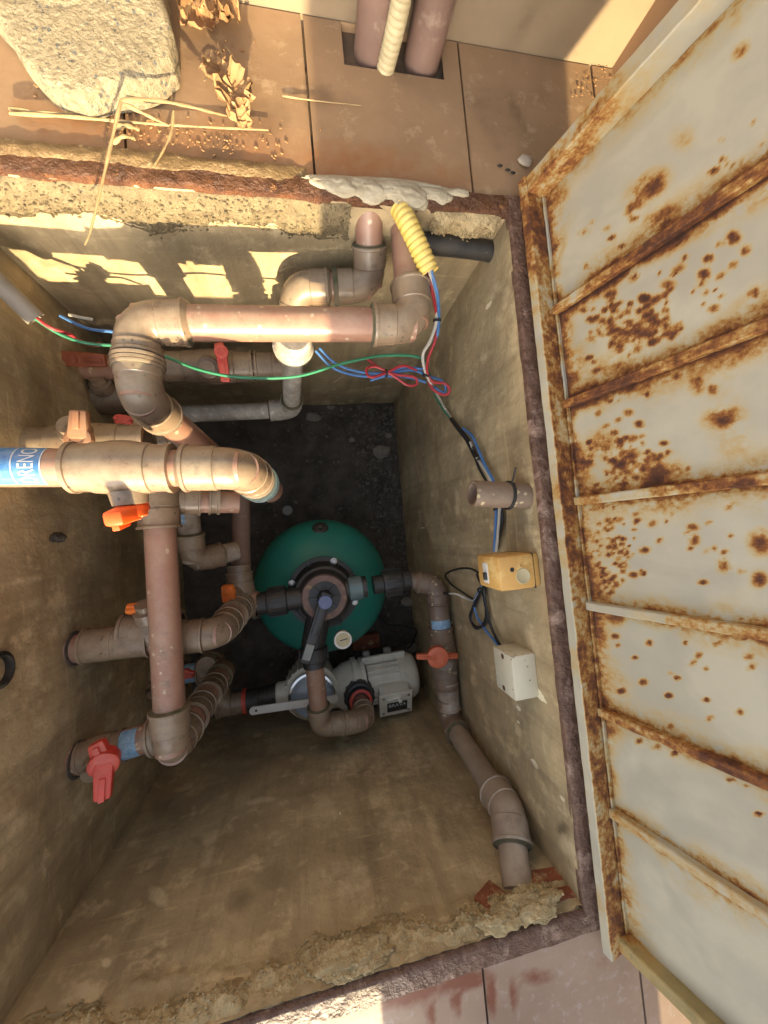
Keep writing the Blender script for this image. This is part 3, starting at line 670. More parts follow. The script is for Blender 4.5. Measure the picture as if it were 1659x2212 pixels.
# ================================================================== PIPEWORK
def arc_elbow_path(a, c, b, rb, n=10):
    a, c, b = Vector(a), Vector(c), Vector(b)
    d1 = (a - c).normalized(); d2 = (b - c).normalized()
    ang = d1.angle(d2); tl = rb / math.tan(ang / 2)
    p1 = c + d1 * tl; p2 = c + d2 * tl
    bis = (d1 + d2).normalized(); ctr = c + bis * (rb / math.sin(ang / 2))
    pts = []
    v1 = p1 - ctr; v2 = p2 - ctr; tot = v1.angle(v2); ax = v1.cross(v2).normalized()
    for i in range(n + 1): pts.append(ctr + Matrix.Rotation(tot * i / n, 3, ax) @ v1)
    return pts, d1, d2, tl
def elbow(parent, a, c, b, rr, m='fitting_pvc', sock=1.45, name='elbow', segs=28):
    pts, d1, d2, tl = arc_elbow_path(a, c, b, rr * 1.28)
    B, S_, G = 1.33 * rr, 1.25 * rr, 1.19 * rr
    path, rad = [], []
    def socket(p, d, rev):
        L_ = sock * rr
        st = [(L_, rr * 1.0), (L_, B * 0.985), (L_ - 0.03 * rr, B), (L_ - 0.18 * rr, B), (L_ - 0.22 * rr, S_), (0.10 * rr, S_), (0.04 * rr, G)]
        st = [(p + d * s_, q) for s_, q in st]
        return st if not rev else st[::-1]
    seq = socket(pts[0], d1, False) + [(p, G) for p in pts] + socket(pts[-1], d2, True)
    mb = MB(); mb.sweep([s_[0] for s_ in seq], [s_[1] for s_ in seq], segs, caps=False)
    el = mb.build(name, m, parent, ang=40)
    for p, d in ((pts[0], d1), (pts[-1], d2)):
        MB().lathe(p + d * (sock * rr - 0.0002), d, [(0, B * 0.97), (0.0014, B * 0.95), (0.0022, rr * 1.06), (0.0045, rr * 1.012), (0.0045, rr * 0.98)], 28, caps=False).build('joint_line', 'moss', el)
    return el
def pipe(parent, a, b, rr, m='pipe_pvc', name='pipe', segs=28, open_end=False):
    a, b = Vector(a), Vector(b); L_ = (b - a).length; n = max(2, int(L_ / 0.05))
    mb = MB()
    if open_end:
        mb.lathe(a, b - a, [(0, rr), (L_, rr), (L_, rr * 0.84), (0.0, rr * 0.84)], segs, caps=False)
    else: mb.sweep([a.lerp(b, i / n) for i in range(n + 1)], rr, segs)
    return mb.build(name, m, parent)
def coupling(parent, c, d, L_, rr, m='fitting_pvc', name='coupling', k=1.25):
    d = Vector(d).normalized(); c = Vector(c) - d * (L_ / 2); B = rr * (k + 0.09); S_ = rr * k; e = 0.16 * rr
    mid = [(L_ * 0.47, S_), (L_ * 0.48, S_ * 0.965), (L_ * 0.52, S_ * 0.965), (L_ * 0.53, S_)]
    return MB().lathe(c, d, [(0, rr), (0, B), (e, B), (e + 0.05 * rr, S_)] + mid + [(L_ - e - 0.05 * rr, S_), (L_ - e, B), (L_, B), (L_, rr)], 28, caps=False).build(name, m, parent, ang=30)
def run(root, pts, rr=r, m='pipe_pvc', mf='fitting_pvc', elbows=True, sock=1.45):
    pts = [Vector(p) for p in pts]
    for i in range(len(pts) - 1): pipe(root, pts[i], pts[i + 1], rr, m)
    if elbows:
        for i in range(1, len(pts) - 1): elbow(root, pts[i - 1], pts[i], pts[i + 1], rr, mf, sock)
def valve(parent, c, d, rr, stem, m='fitting_pvc', L_=None):
    """glued ball valve: sockets, swollen body, stem neck; returns the valve part"""
    d = Vector(d).normalized(); c = Vector(c); L_ = L_ or 7.2 * rr; h = L_ / 2
    B, S_ = 1.36 * rr, 1.28 * rr
    prof = [(0, rr), (0, B), (0.22 * rr, B), (0.26 * rr, S_), (h * 0.42, S_), (h * 0.44, S_ * 1.06), (h * 0.60, S_ * 1.08), (h * 0.68, 1.40 * rr), (h * 0.82, 1.46 * rr), (h, 1.48 * rr),
            (h * 1.18, 1.46 * rr), (h * 1.32, 1.40 * rr), (h * 1.40, S_ * 1.08), (h * 1.56, S_ * 1.06), (h * 1.58, S_), (L_ - 0.26 * rr, S_), (L_ - 0.22 * rr, B), (L_, B), (L_, rr)]
    mb = MB().lathe(c - d * h, d, prof, 32, caps=False)
    st = Vector(stem).normalized()
    mb.lathe(c + st * 1.2 * rr, st, [(0, 0.95 * rr), (0.75 * rr, 0.85 * rr), (0.8 * rr, 0.6 * rr), (1.3 * rr, 0.6 * rr)], 20)
    return mb.build('ball_valve', m, parent, ang=32)
def handle(parent, c, p0, p1, stem, m, w=0.024, h=0.016, hub=0.019, hubh=0.022, name='handle'):
    """two-armed lever: arms that widen to the hub, hub disc with a rim"""
    c, p0, p1 = Vector(c), Vector(p0), Vector(p1); st = Vector(stem).normalized(); mb = MB()
    for p in (p0, p1):
        if (p - c).length > 0.006:
            mb.bar(c, p, w, h, st, bev=min(w, h) * 0.22, taper=0.82)
            e = (p - c).normalized(); x, y, z = frame_of(e, st)
            mb.box(c.lerp(p, 0.62) + st * h * 0.42, (h * 0.5, w * 0.3, (p - c).length * 0.6), x, y, z, bev=0.001)
    mb.lathe(c - st * hubh * 0.6, st, [(0, hub * 0.8), (hubh * 0.3, hub), (hubh * 0.95, hub), (hubh, hub * 0.9), (hubh * 1.02, hub * 0.55), (hubh * 0.95, hub * 0.5), (hubh * 0.95, 0)], 24)
    return mb.build(name, m, parent, ang=40)
def text_mesh(s, size):
    cu = bpy.data.curves.new('t', 'FONT'); cu.body = s; cu.size = size; cu.align_x = 'CENTER'; cu.align_y = 'CENTER'; cu.resolution_u = 3
    ob = bpy.data.objects.new('t', cu); C.objects.link(ob)
    dg = bpy.context.evaluated_depsgraph_get(); me = bpy.data.meshes.new_from_object(ob.evaluated_get(dg))
    vs_ = [v.co.copy() for v in me.vertices]; fs_ = [tuple(p.vertices) for p in me.polygons]
    bpy.data.objects.remove(ob); bpy.data.curves.remove(cu); bpy.data.meshes.remove(me)
    return vs_, fs_
def flat_text(s, size, c, ex, ey, m, parent, name='lettering', squash=1.0):
    vs_, fs_ = text_mesh(s, size); c, ex, ey = Vector(c), Vector(ex).normalized(), Vector(ey).normalized()
    return MB().add([c + ex * v.x * squash + ey * v.y for v in vs_], fs_).build(name, m, parent, smooth=False)
def cyl_text(s, size, c, axis, nrm, rr, m, parent, flip=1, around=True, squash=1.0):
    """text wrapped on a pipe; around: the line of writing runs round the pipe"""
    vs_, fs_ = text_mesh(s, size); c = Vector(c); ax = Vector(axis).normalized(); n = Vector(nrm); n = (n - ax * n.dot(ax)).normalized(); t = ax.cross(n) * flip
    out = []
    for v in vs_:
        th, al = (v.x * squash / rr, v.y) if around else (v.y / rr, v.x * squash)
        out.append(c + ax * al + (n * math.cos(th) + t * math.sin(th)) * rr)
    return MB().add(out, fs_).build('lettering', m, parent, smooth=False)
def wrap_label(parent, c, axis, nrm, rr, L_, span, m='label_blue', name='label'):
    c = Vector(c); ax = Vector(axis).normalized(); n = Vector(nrm); n = (n - ax * n.dot(ax)).normalized(); t = ax.cross(n)
    vs_ = []; fs_ = []; N = 16
    for i in range(N + 1):
        th = span * (i / N - 0.5)
        e = n * math.cos(th) + t * math.sin(th)
        for j in (-0.5, 0.5): vs_.append(c + ax * L_ * j + e * rr)
    for i in range(N): fs_.append((2 * i, 2 * i + 2, 2 * i + 3, 2 * i + 1))
    return MB().add(vs_, fs_).build(name, m, parent)
def sleeve(parent, c, d, rr, m='soil'):
    d = Vector(d).normalized()
    return MB().lathe(Vector(c), d, [(0, rr * 1.0), (0.001, rr * 1.22), (0.003, rr * 1.20), (0.004, rr * 1.02)], 24, caps=False).build('wall_sleeve', m, parent)
UP = Vector((0, 0, 1))

# --- A: return pipe, the one with the double elbow
A0 = at(797, 440, y=YF + 0.02); A1 = at(799, 618, z=-0.135); A2 = at(640, 622, z=-0.150); A3 = at(632, 745, z=-0.23); A4 = at(630, 885, z=-0.575); A5 = at(395, 895, z=-0.575)
tA = thing('return_pipe', 'brown pipe with a double elbow dropping into a pale metal union', 'pipe', A4)
rA = r * 0.90
run(tA, [Vector((A0.x, YF + 0.03, A0.z)), A1, A2, A3], rA)
MB().lathe(A1.lerp(A2, 0.44), A2 - A1, [(0, rA), (0, rA * 1.34), (0.007, rA * 1.36), (0.010, rA * 1.33), (0.010, rA)], 28, caps=False).build('moss_ring', 'moss', tA)
run(tA, [A3, A4, A5], rA * 0.93, 'galvanised', 'galvanised')
MB().lathe(A3 + Vector((0, 0, -0.03)), (A3 - A4).normalized(), [(0, 0.034), (0.002, 0.044), (0.018, 0.047), (0.022, 0.041), (0.034, 0.042), (0.05, 0.040), (0.058, 0.034)], 28).build('union', 'galvanised', tA)
for k, f_ in enumerate((0.30, 0.34)):
    pass
# pipes going up the yard wall through the notch
for nm, px, lab in (('wall_pipe', 803, 'brown pipe up the wall on the stone side of the pale conduit'), ('wall_pipe', 913, 'brown pipe up the wall on the hatch side of the pale conduit')):
    p = at(px, 120, y=YWALL - 0.045)
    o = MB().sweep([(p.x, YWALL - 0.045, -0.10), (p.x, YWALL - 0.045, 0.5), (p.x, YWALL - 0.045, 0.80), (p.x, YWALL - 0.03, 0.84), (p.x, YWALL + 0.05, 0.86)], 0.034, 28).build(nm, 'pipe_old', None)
    tag(o, lab, 'pipe')
# dark bottom of the notch
structure(slab('notch_bed', 0.11, 0.335, 0.84, YWALL + 0.005, -0.06, -0.05, 'soil'))

# --- B: the long bright pipe under the rim
ZB = -0.055
B1 = at(893, 703, z=ZB); B0 = at(885, 440, y=YF + 0.02); B2 = at(296, 697, z=ZB - 0.005); B3 = at(303, 862, z=ZB - 0.012)
B4 = at(500, 1015, z=-0.60)
tB = thing('supply_pipe', 'long sunlit brown pipe crossing the pit between two elbows', 'pipe', B4)
run(tB, [Vector((B0.x, YF + 0.03, ZB)), B1, B2, B3, B4])
coupling(tB, B2.lerp(B3, 0.52), B3 - B2, 0.012, r, k=1.30)

# --- C: drain pipe with valve and label
ZC = -0.036
C0 = at(0, 1010, z=ZC); C1 = at(520, 1012, z=ZC)
C0 = Vector((XL - 0.02, C1.y + (C0.y - C1.y) * (XL - 0.02 - C1.x) / (C0.x - C1.x), ZC))
dC = (C1 - C0).normalized()
C2 = at(548, 1058, z=-0.20)
C2 = C1 + Vector((0.02, -0.006, -0.26))
tC = thing('drain_pipe', 'sunlit drain pipe with blue DRENO label and orange handled valve', 'pipe', (C1.x, C1.y, ZC))
pipe(tC, C0, C1, r); pipe(tC, C1, C2, r)
elbow(tC, C0, C1, C2, r, sock=1.75)
coupling(tC, C1 + Vector((0.004, -0.001, -0.095)), C1 - C2, 0.05, r, k=1.22)
coupling(tC, C1 + Vector((0.008, -0.003, -0.15)), C1 - C2, 0.03, r, 'smoky_glass', k=1.3)
vC = at(268, 1013, z=ZC)
vC = C0 + dC * (vC - C0).dot(dC)
va = valve(tC, vC, dC, r, (0.05, -1, -0.15), L_=0.146)
hc = vC + Vector((0.002, -0.070, -0.011))
handle(va, hc, at(242, 1122, z=0.010), at(306, 1088, z=-0.085), (0.05, -1, -0.15), 'sunlit_orange_handle', w=0.034, h=0.028, hub=0.023)
lc = at(40, 1012, z=ZC); lc = C0 + dC * (lc - C0).dot(dC)
lab = wrap_label(tC, lc, dC, (0, 0.1, 1), r * 1.012, 0.094, 2.5, 'dreno_blue')
tc_ = at(56, 1010, z=ZC + r); tc_ = C0 + dC * (tc_ - C0).dot(dC)
cyl_text('DRENO', 0.030, tc_, -dC, (0, -0.02, 1), r * 1.03, 'letter_white', lab, flip=1, squash=0.60)
for off in (0.017, -0.020):
    q = tc_ + dC * off
    wrap_label(lab, q, dC, (0, 0.1, 1), r * 1.025, 0.0016, 2.5, 'letter_white', 'border_line')
# moulded marks on the elbow
q = C1 - dC * 0.062
cyl_text('TIGRE', 0.014, q + dC * 0.004, -dC, (0, -0.05, 1), r * 1.262, 'fitting_pvc', tC)
cyl_text('50', 0.010, q + dC * 0.016, -dC, (0, 0.25, 1), r * 1.262, 'fitting_pvc', tC)
cyl_text('NBR 5648', 0.009, q + dC * 0.026, -dC, (0, -0.05, 1), r * 1.262, 'fitting_pvc', tC)

# --- K: valve line along the far wall
ZK = -0.40
K0 = at(60, 770, x=XL - 0.02); K1 = at(640, 792, z=ZK)
K0 = Vector((XL - 0.02, K1.y, ZK))
tK = thing('valve_line', 'shaded pipe with red handled valve behind the long bright pipe', 'pipe', (K0.x, K1.y, ZK))
pipe(tK, K0, K1, r); dK = (K1 - K0).normalized()
vk = at(455, 790, z=ZK); vk = Vector((vk.x, K1.y, ZK))
va = valve(tK, vk, dK, r, (0.1, -0.5, 1)); 
hk = at(478, 760, z=ZK + 0.085)
handle(va, hk, at(472, 742, z=ZK + 0.085), at(488, 826, z=ZK + 0.06), (0.1, -0.35, 1), 'red_handle', w=0.026, h=0.018, hub=0.016)
coupling(tK, at(590, 792, z=ZK), dK, 0.09, r)
hk = at(165, 776, z=ZK + 0.07)
pipe(tK, Vector((hk.x, hk.y - 0.045, ZK - 0.06)), Vector((XL - 0.01, hk.y - 0.045, ZK - 0.06)), r)
va = valve(tK, Vector((hk.x + 0.01, hk.y - 0.045, ZK - 0.06)), dK, r, (0, 0.4, 1), L_=0.12)
handle(va, hk, at(92, 772, z=ZK + 0.07), at(230, 779, z=ZK + 0.07), (0, -0.5, 1), 'brown_handle', w=0.034, h=0.018, hub=0.017)
# --- L: valve line half hidden below the drain pipe
ZL = -0.21
L1 = at(300, 958, z=ZL); L0 = Vector((XL - 0.02, L1.y, ZL)); L2 = at(470, 962, z=ZL)
tL = thing('suction_pipe', 'pipe half hidden below the drain pipe, valve with upright faded handle', 'pipe', L0)
pipe(tL, L0, Vector((at(284, 958, z=ZL).x, L1.y, ZL)), r)
va = valve(tL, Vector((at(195, 960, z=ZL).x, L1.y, ZL)), (1, 0, 0), r, (0, 0.3, 1))
hk = at(172, 950, z=ZL + 0.08)
handle(va, hk, hk + Vector((0, -0.006, 0)), at(172, 887, z=ZL + 0.085), (0, 0, 1), 'faded_handle', w=0.034, h=0.020, hub=0.022)
hk = at(262, 906, z=ZL - 0.1)
va2 = valve(tL, Vector((hk.x + 0.02, hk.y - 0.03, ZL - 0.17)), (1, 0, 0), r, (0, 0.2, 1))
handle(va2, hk, at(248, 905, z=ZL - 0.1), at(288, 910, z=ZL - 0.1), (0, 0, 1), 'red_handle', w=0.022, h=0.016, hub=0.010)
pipe(tL, Vector((XL - 0.02, hk.y - 0.03, ZL - 0.17)), Vector((at(400, 906, z=ZL - 0.1).x, hk.y - 0.03, ZL - 0.17)), r)

# --- D: the big pipe running towards the near wall
ZD = -0.225
D0 = at(343, 1085, z=ZD); D1 = at(371, 1622, z=ZD - 0.012); D2 = Vector((D1.x + 0.005, D1.y + 0.01, -0.68)); 
tD = thing('main_pipe', 'straight pinkish brown pipe ending in a rounded elbow beside the labelled stub', 'pipe', (D2.x, D2.y, D2.z))
pipe(tD, D0, D1, r); pipe(tD, D1, D2, r)
elbow(tD, D0, D1, D2, r, sock=1.6)
coupling(tD, at(343, 1098, z=ZD), D1 - D0, 0.085, r * 1.06, k=1.24)
for z_ in (-0.40, -0.53):
    coupling(tD, (D1.x + 0.003, D1.y + 0.005, z_), UP, 0.075, r, k=1.2)
D3 = Vector((D2.x, -0.30, -0.70))
elbow(tD, D1, Vector((D2.x, D2.y, -0.70)), Vector((D2.x - 0.2, D2.y, -0.70)), r)
pipe(tD, Vector((D2.x, D2.y, -0.70)), Vector((XL - 0.01, D2.y, -0.70)), r)
q = at(422, 1440, z=-0.68)
wrap_label(tD, Vector((D2.x - 0.10, D2.y, -0.70)), (1, 0, 0), (0.2, 0.2, 1), r * 1.015, 0.05, 2.4)
vD = valve(tD, Vector((D2.x - 0.19, D2.y, -0.70)), (1, 0, 0), r, (0, -0.4, 1), L_=0.14)
hk = at(402, 1455, z=-0.60)
handle(vD, hk, at(380, 1452, z=-0.60), at(420, 1458, z=-0.60), (0, 0, 1), 'red_handle', w=0.024, h=0.018, hub=0.014)
# cross line at the top of D
F0 = Vector((D0.x, D0.y + 0.005, ZD - 0.02)); F1 = at(515, 1085, z=-0.29)
pipe(tD, F0, F1, r * 0.86)
coupling(tD, at(400, 1080, z=-0.26), F1 - F0, 0.06, r * 0.86)
coupling(tD, at(462, 1078, z=-0.27), F1 - F0, 0.022, r * 0.86, k=1.3)

# --- E: short labelled pipe with elbow, deeper
E0 = at(402, 1075, z=-0.36); E1 = at(418, 1212, z=-0.40); E2 = at(510, 1190, z=-0.46)
tE = thing('short_pipe', 'short pale brown pipe with blue label ending in an elbow', 'pipe', E1)
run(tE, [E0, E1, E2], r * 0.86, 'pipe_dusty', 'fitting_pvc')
wrap_label(tE, at(403, 1108, z=-0.37), E1 - E0, (0.25, 0, 1), r * 0.885, 0.045, 2.2)

# --- I: line from the wall to the tank
ZI = -0.305
I0 = at(150, 1405, x=XL - 0.005); I0.z = ZI
I1 = at(472, 1368, z=ZI - 0.01); I0 = Vector((XL - 0.01, at(150, 1402, z=ZI).y, ZI))
I2 = at(527, 1302, z=-0.545)
tI = thing('filter_pipe', 'dusty pipe from the plastered wall bending down to the tank port', 'pipe', I2)
run(tI, [I0, I1, I2], r)
sleeve(tI, (XL + 0.006, I0.y, ZI), (1, 0, 0), r)
coupling(tI, at(255, 1388, z=ZI), I1 - I0, 0.13, r * 1.02, k=1.16)
coupling(tI, at(410, 1375, z=ZI), I1 - I0, 0.06, r, k=1.22)
va = valve(tI, at(330, 1360, z=ZI - 0.01), I1 - I0, r, (0, 1, 0.6), L_=0.12)
hk = at(318, 1312, z=ZI + 0.02)
handle(va, hk, at(273, 1316, z=ZI + 0.02), at(345, 1312, z=ZI + 0.02), (0, 0.7, 0.7), 'orange_handle', w=0.026, h=0.018, hub=0.016)
coupling(tI, I1.lerp(I2, 0.62), I2 - I1, 0.05, r, k=1.25)
coupling(tI, I1.lerp(I2, 0.90), I2 - I1, 0.05, r, k=1.25)

# --- H: wall stub with the big red handle
HZ = -0.295
H1 = Vector((D1.x, D1.y + 0.018, HZ)); H0 = Vector((XL - 0.01, at(160, 1642, z=HZ).y, HZ))
tH = thing('labelled_stub_pipe', 'pipe stub with pale blue label and large red valve handle', 'pipe', H0)
pipe(tH, H0, H1, r); sleeve(tH, (XL + 0.006, H0.y, HZ), (1, 0, 0), r)
dH = (H1 - H0).normalized()
coupling(tH, H1 - dH * 0.045, dH, 0.03, r, k=1.30)
va = valve(tH, H0 + dH * 0.066, dH, r * 0.80, (0, -0.35, 1), L_=0.085)
hc = at(226, 1645, z=HZ + 0.085)
handle(va, hc, at(222, 1728, z=HZ + 0.10), at(208, 1602, z=HZ + 0.085), (0.25, -0.3, 1), 'red_handle', w=0.034, h=0.026, hub=0.026, hubh=0.03)
handle(va, hc + Vector((0, 0, -0.006)), hc, at(258, 1628, z=HZ + 0.07), (0.25, -0.3, 1), 'red_handle', w=0.030, h=0.022, hub=0.020, name='handle_arm')
lq = at(280, 1606, z=HZ); lq = H0 + dH * (lq - H0).dot(dH)
wrap_label(tH, lq, dH, (0.3, 0.1, 1), r * 1.015, 0.048, 2.6)

# --- Y run from B down to the tank tee
G0 = at(523, 1090, z=-0.575); G1 = at(521, 1290, z=-0.545)
tG = thing('riser_pipe', 'thin shaded brown pipe reaching the tank port with orange handle', 'pipe', G1)
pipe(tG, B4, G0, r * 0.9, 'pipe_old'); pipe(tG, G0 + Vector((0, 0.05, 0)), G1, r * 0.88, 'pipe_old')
coupling(tG, G1 + Vector((0, 0.07, 0)), (0, 1, 0), 0.05, r * 0.88)
va = valve(tG, G1 + Vector((0, 0.01, 0)), (0, 1, 0), r * 0.95, (-0.3, 0, 1), L_=0.13)
hk = at(495, 1285, z=-0.47)
handle(va, hk, at(491, 1264, z=-0.46), at(494, 1302, z=-0.48), (-0.3, -0.4, 1), 'orange_handle', w=0.038, h=0.02, hub=0.014)

# ================================================================== FILTER TANK AND VALVE HEAD
TX, TY = 0.022, -0.183
tank = thing('sand_filter', 'round green sand filter tank with black multiport valve on top', 'filter', (TX, TY, ZF))
TR = 0.240
prof = [(0, 0.12), (0.01, 0.18), (0.012, 0.205), (0.05, 0.225), (0.10, TR), (0.245, TR), (0.25, TR * 1.006), (0.262, TR * 1.006), (0.267, TR)]
for i in range(1, 13):
    a = i / 12 * PI / 2
    rr_ = TR * math.cos(a)
    if rr_ < 0.075: break
    prof.append((0.267 + 0.150 * math.sin(a), rr_))
prof.append((0.43, 0.072)); prof.append((0.44, 0.07))
MB().lathe((TX, TY, ZF), UP, prof, 64).build('tank', 'green_tank', tank, ang=50)
kp = at(692, 1146, z=ZF + 0.335)
MB().lathe(kp, (0, 0.5, 1), [(0, 0.03), (0.008, 0.03), (0.016, 0.022), (0.018, 0.009), (0.030, 0.008), (0.031, 0.0)], 20).build('air_plug', 'black_plastic', tank)
zt = ZF + 0.425                                    # underside of the valve head
MB().lathe((TX, TY, zt), UP, [(0, 0.108), (0.016, 0.114), (0.026, 0.113), (0.028, 0.100), (0.045, 0.092), (0.070, 0.084), (0.076, 0.088), (0.094, 0.088), (0.098, 0.080), (0.110, 0.074), (0.122, 0.068), (0.126, 0.05)], 48).build('valve_body', 'black_plastic', tank, ang=30)
for k in range(8):
    a = 2 * PI * (k + 0.5) / 8
    MB().lathe((TX + 0.104 * math.cos(a), TY + 0.104 * math.sin(a), zt + 0.024), UP, [(0, 0.011), (0.012, 0.011), (0.013, 0.007), (0.018, 0.006), (0.0185, 0)], 10).build('bolt', 'steel_bolt' if k % 2 else 'black_plastic', tank)
ztop = zt + 0.126
MB().lathe((TX, TY, ztop - 0.006), UP, [(0, 0.047), (0.006, 0.047), (0.007, 0.064), (0.003, 0.067), (0.0, 0.067)], 48, caps=False).build('dial_ring', 'dial_ring', tank)
MB().lathe((TX, TY, ztop - 0.012), UP, [(0, 0.048), (0.004, 0.048), (0.004, 0.0)], 32).build('dial_well', 'grey_plastic', tank)
hub_ = MB().lathe((TX, TY, ztop - 0.01), UP, [(0, 0.024), (0.03, 0.021), (0.036, 0.020), (0.044, 0.018)], 32)
for k in range(8):
    a = 2 * PI * k / 8
    d = Vector((math.cos(a), math.sin(a), 0))
    hub_.bar(Vector((TX, TY, ztop + 0.0)) + d * 0.020, Vector((TX, TY, ztop - 0.002)) + d * 0.047, 0.006, 0.012)
hub_.build('dial_hub', 'black_plastic', tank)
hp0 = Vector((TX, TY, ztop + 0.040)); hp1 = at(658, 1432, z=ztop + 0.035)
hd = (hp1 - hp0).normalized()
hl = MB().bar(hp0 - hd * 0.022, hp1, 0.034, 0.026, UP, bev=0.006, taper=0.86)
hl.box(hp0 + hd * 0.05 + UP * 0.014, (0.10, 0.018, 0.008), hd, UP.cross(hd), UP, bev=0.002)
hl.build('handle', 'black_plastic', tank)
MB().bar(hp1 - hd * 0.055 + UP * 0.0118, hp1 - hd * 0.012 + UP * 0.0118, 0.022, 0.004, UP).build('handle_mark', 'grey_plastic', tank, smooth=False)
MB().lathe(hp0 + Vector((0.0, -0.004, 0.010)), UP, [(0, 0.020), (0.008, 0.020), (0.011, 0.018), (0.012, 0.0)], 28).build('hub_cap', 'blue_cap', tank)
ZP = -0.535
def union(parent, a, b, rr, m='black_plastic'):
    """ribbed union nut with neck, from a to b"""
    a, b = Vector(a), Vector(b); d = (b - a); L_ = d.length; d.normalize()
    mb = MB().lathe(a, d, [(0, rr), (L_ * 0.25, rr), (L_ * 0.26, rr * 1.32), (L_ * 0.30, rr * 1.40), (L_ * 0.72, rr * 1.40), (L_ * 0.76, rr * 1.32), (L_ * 0.78, rr * 1.12), (L_, rr * 1.10)], 32)
    x, y, z = frame_of(d)
    for k in range(14):
        an = 2 * PI * k / 14
        e = x * math.cos(an) + y * math.sin(an)
        mb.box(a + d * L_ * 0.51 + e * rr * 1.40, (rr * 0.14, rr * 0.22, L_ * 0.40), e, d.cross(e), d)
    return mb.build('union', m, parent, ang=30)
pl = at(560, 1292, z=ZP); pr = at(878, 1264, z=ZP)
vl = Vector((TX - 0.075, TY + 0.002, ZP)); vr = Vector((TX + 0.075, TY + 0.01, ZP))
pl = Vector((pl.x, TY - 0.002, ZP)); pr = Vector((pr.x, TY + 0.018, ZP))
port = MB(); port.sweep([vl + Vector((0.03, 0, 0)), pl.lerp(vl, 0.3)], 0.033, 24); port.sweep([vr - Vector((0.03, 0, 0)), pr.lerp(vr, 0.7)], 0.033, 24)
vf = at(678, 1418, z=ZP); vf = Vector((vf.x, vf.y, ZP))
port.sweep([Vector((TX - 0.02, TY - 0.05, ZP)), Vector((vf.x, vf.y + 0.03, ZP))], 0.036, 24)
port.build('ports', 'black_plastic', tank)
union(tank, vl + Vector((-0.005, 0, 0)), pl + Vector((-0.004, 0, 0)), 0.030)
sg = vr.lerp(pr, 0.28)
MB().lathe(vr - Vector((0.0, 0, 0)), pr - vr, [(0, 0.034), (0.002, 0.037), (0.04, 0.037), (0.042, 0.032)], 28).build('sight_glass', 'smoky_glass', tank)
union(tank, vr.lerp(pr, 0.42), pr + Vector((0.012, 0, 0)), 0.029)
union(tank, Vector((vf.x, vf.y + 0.05, ZP)), Vector((vf.x, vf.y - 0.03, ZP)), 0.030)
tee = G1.copy(); pipe(tG, tee, pl + Vector((0.02, 0, 0)), r * 0.9); coupling(tG, Vector((tee.x + 0.03, pl.y, (tee.z + ZP) / 2)), pl - tee, 0.05, r * 0.9)
gp = at(740, 1379, z=ZP + 0.05)
gg = MB().lathe(gp, (0, -0.1, 1), [(-0.03, 0.006), (0, 0.007), (0.001, 0.026), (0.014, 0.0275), (0.016, 0.025)], 28).build('pressure_gauge', 'steel_bolt', tank)
MB().lathe(gp + UP * 0.0145, (0, -0.1, 1), [(0, 0.025), (0.0015, 0.0245), (0.002, 0)], 28).build('gauge_face', 'conduit_faded', gg)
MB().bar(gp + Vector((-0.008, -0.001, 0.0175)), gp + Vector((0.014, 0.002, 0.0175)), 0.0022, 0.001).build('needle', 'black_plastic', gg, smooth=False)

# ================================================================== PUMP
PZ = -0.845
pa = at(545, 1522, z=PZ + 0.01); pb_ = at(905, 1452, z=PZ)
pump = thing('pool_pump', 'cream pool pump with finned motor and clear strainer cover', 'pump', (pa.x * 0.4 + pb_.x * 0.6, (pa.y + pb_.y) / 2, ZF))
ux = Vector((pb_.x - pa.x, pb_.y - pa.y, 0)).normalized(); uy = Vector((-ux.y, ux.x, 0))
ax0 = Vector((pb_.x, pb_.y, PZ))
LT = (pb_ - pa).length
def pp(s_, t_=0.0, z_=0.0): return ax0 - ux * s_ + uy * t_ + UP * z_        # s back from the motor end
MR = 0.083
MB().lathe(pp(0.012), -ux, [(0, 0.03), (0.002, 0.055), (0.010, 0.074), (0.026, MR * 1.0), (0.075, MR * 1.02), (0.076, MR * 0.97)], 40).build('fan_cover', 'motor_paint', pump)
mtr = MB().lathe(pp(0.08), -ux, [(0, MR * 0.90), (0.13, MR * 0.90)], 40)
for k in range(26):
    an = 2 * PI * k / 26
    e = uy * math.cos(an) + UP * math.sin(an)
    mtr.box(pp(0.148) + e * MR * 0.93, (0.011, 0.004, 0.125), e, ux.cross(e), ux)
mtr.build('motor', 'motor_paint', pump, ang=30)
MB().lathe(pp(0.215), -ux, [(0, MR * 0.85), (0.002, MR * 1.12), (0.018, MR * 1.14), (0.020, MR * 1.04), (0.030, MR * 1.04), (0.032, MR * 1.20), (0.048, MR * 1.20), (0.052, MR * 1.10), (0.085, MR * 1.02), (0.115, MR * 0.82), (0.18, MR * 0.78), (0.21, MR * 0.80)], 44).build('volute', 'motor_paint', pump, ang=30)
bxn = (UP * 0.90 - uy * 0.42).normalized(); bxt = ux.cross(bxn)
bc = pp(0.125) + bxn * (MR * 1.0 + 0.012)
jb = MB().box(bc, (0.115, 0.095, 0.05), ux, -bxt, bxn, bev=0.006, taper=0.94)
jb.box(bc + bxn * 0.024, (0.122, 0.102, 0.010), ux, -bxt, bxn, bev=0.003)
box_ = jb.build('terminal_box', 'motor_paint', pump, ang=40)
by_ = bxn.cross(ux)
def bq(a_, b_, h_): return bc + ux * a_ + by_ * b_ + bxn * h_
for sx_ in (-1, 1):
    for sy_ in (-1, 1):
        MB().lathe(bq(sx_ * 0.046, sy_ * 0.036, 0.028), bxn, [(0, 0.005), (0.003, 0.005), (0.0035, 0)], 10).build('screw', 'steel_bolt', box_)
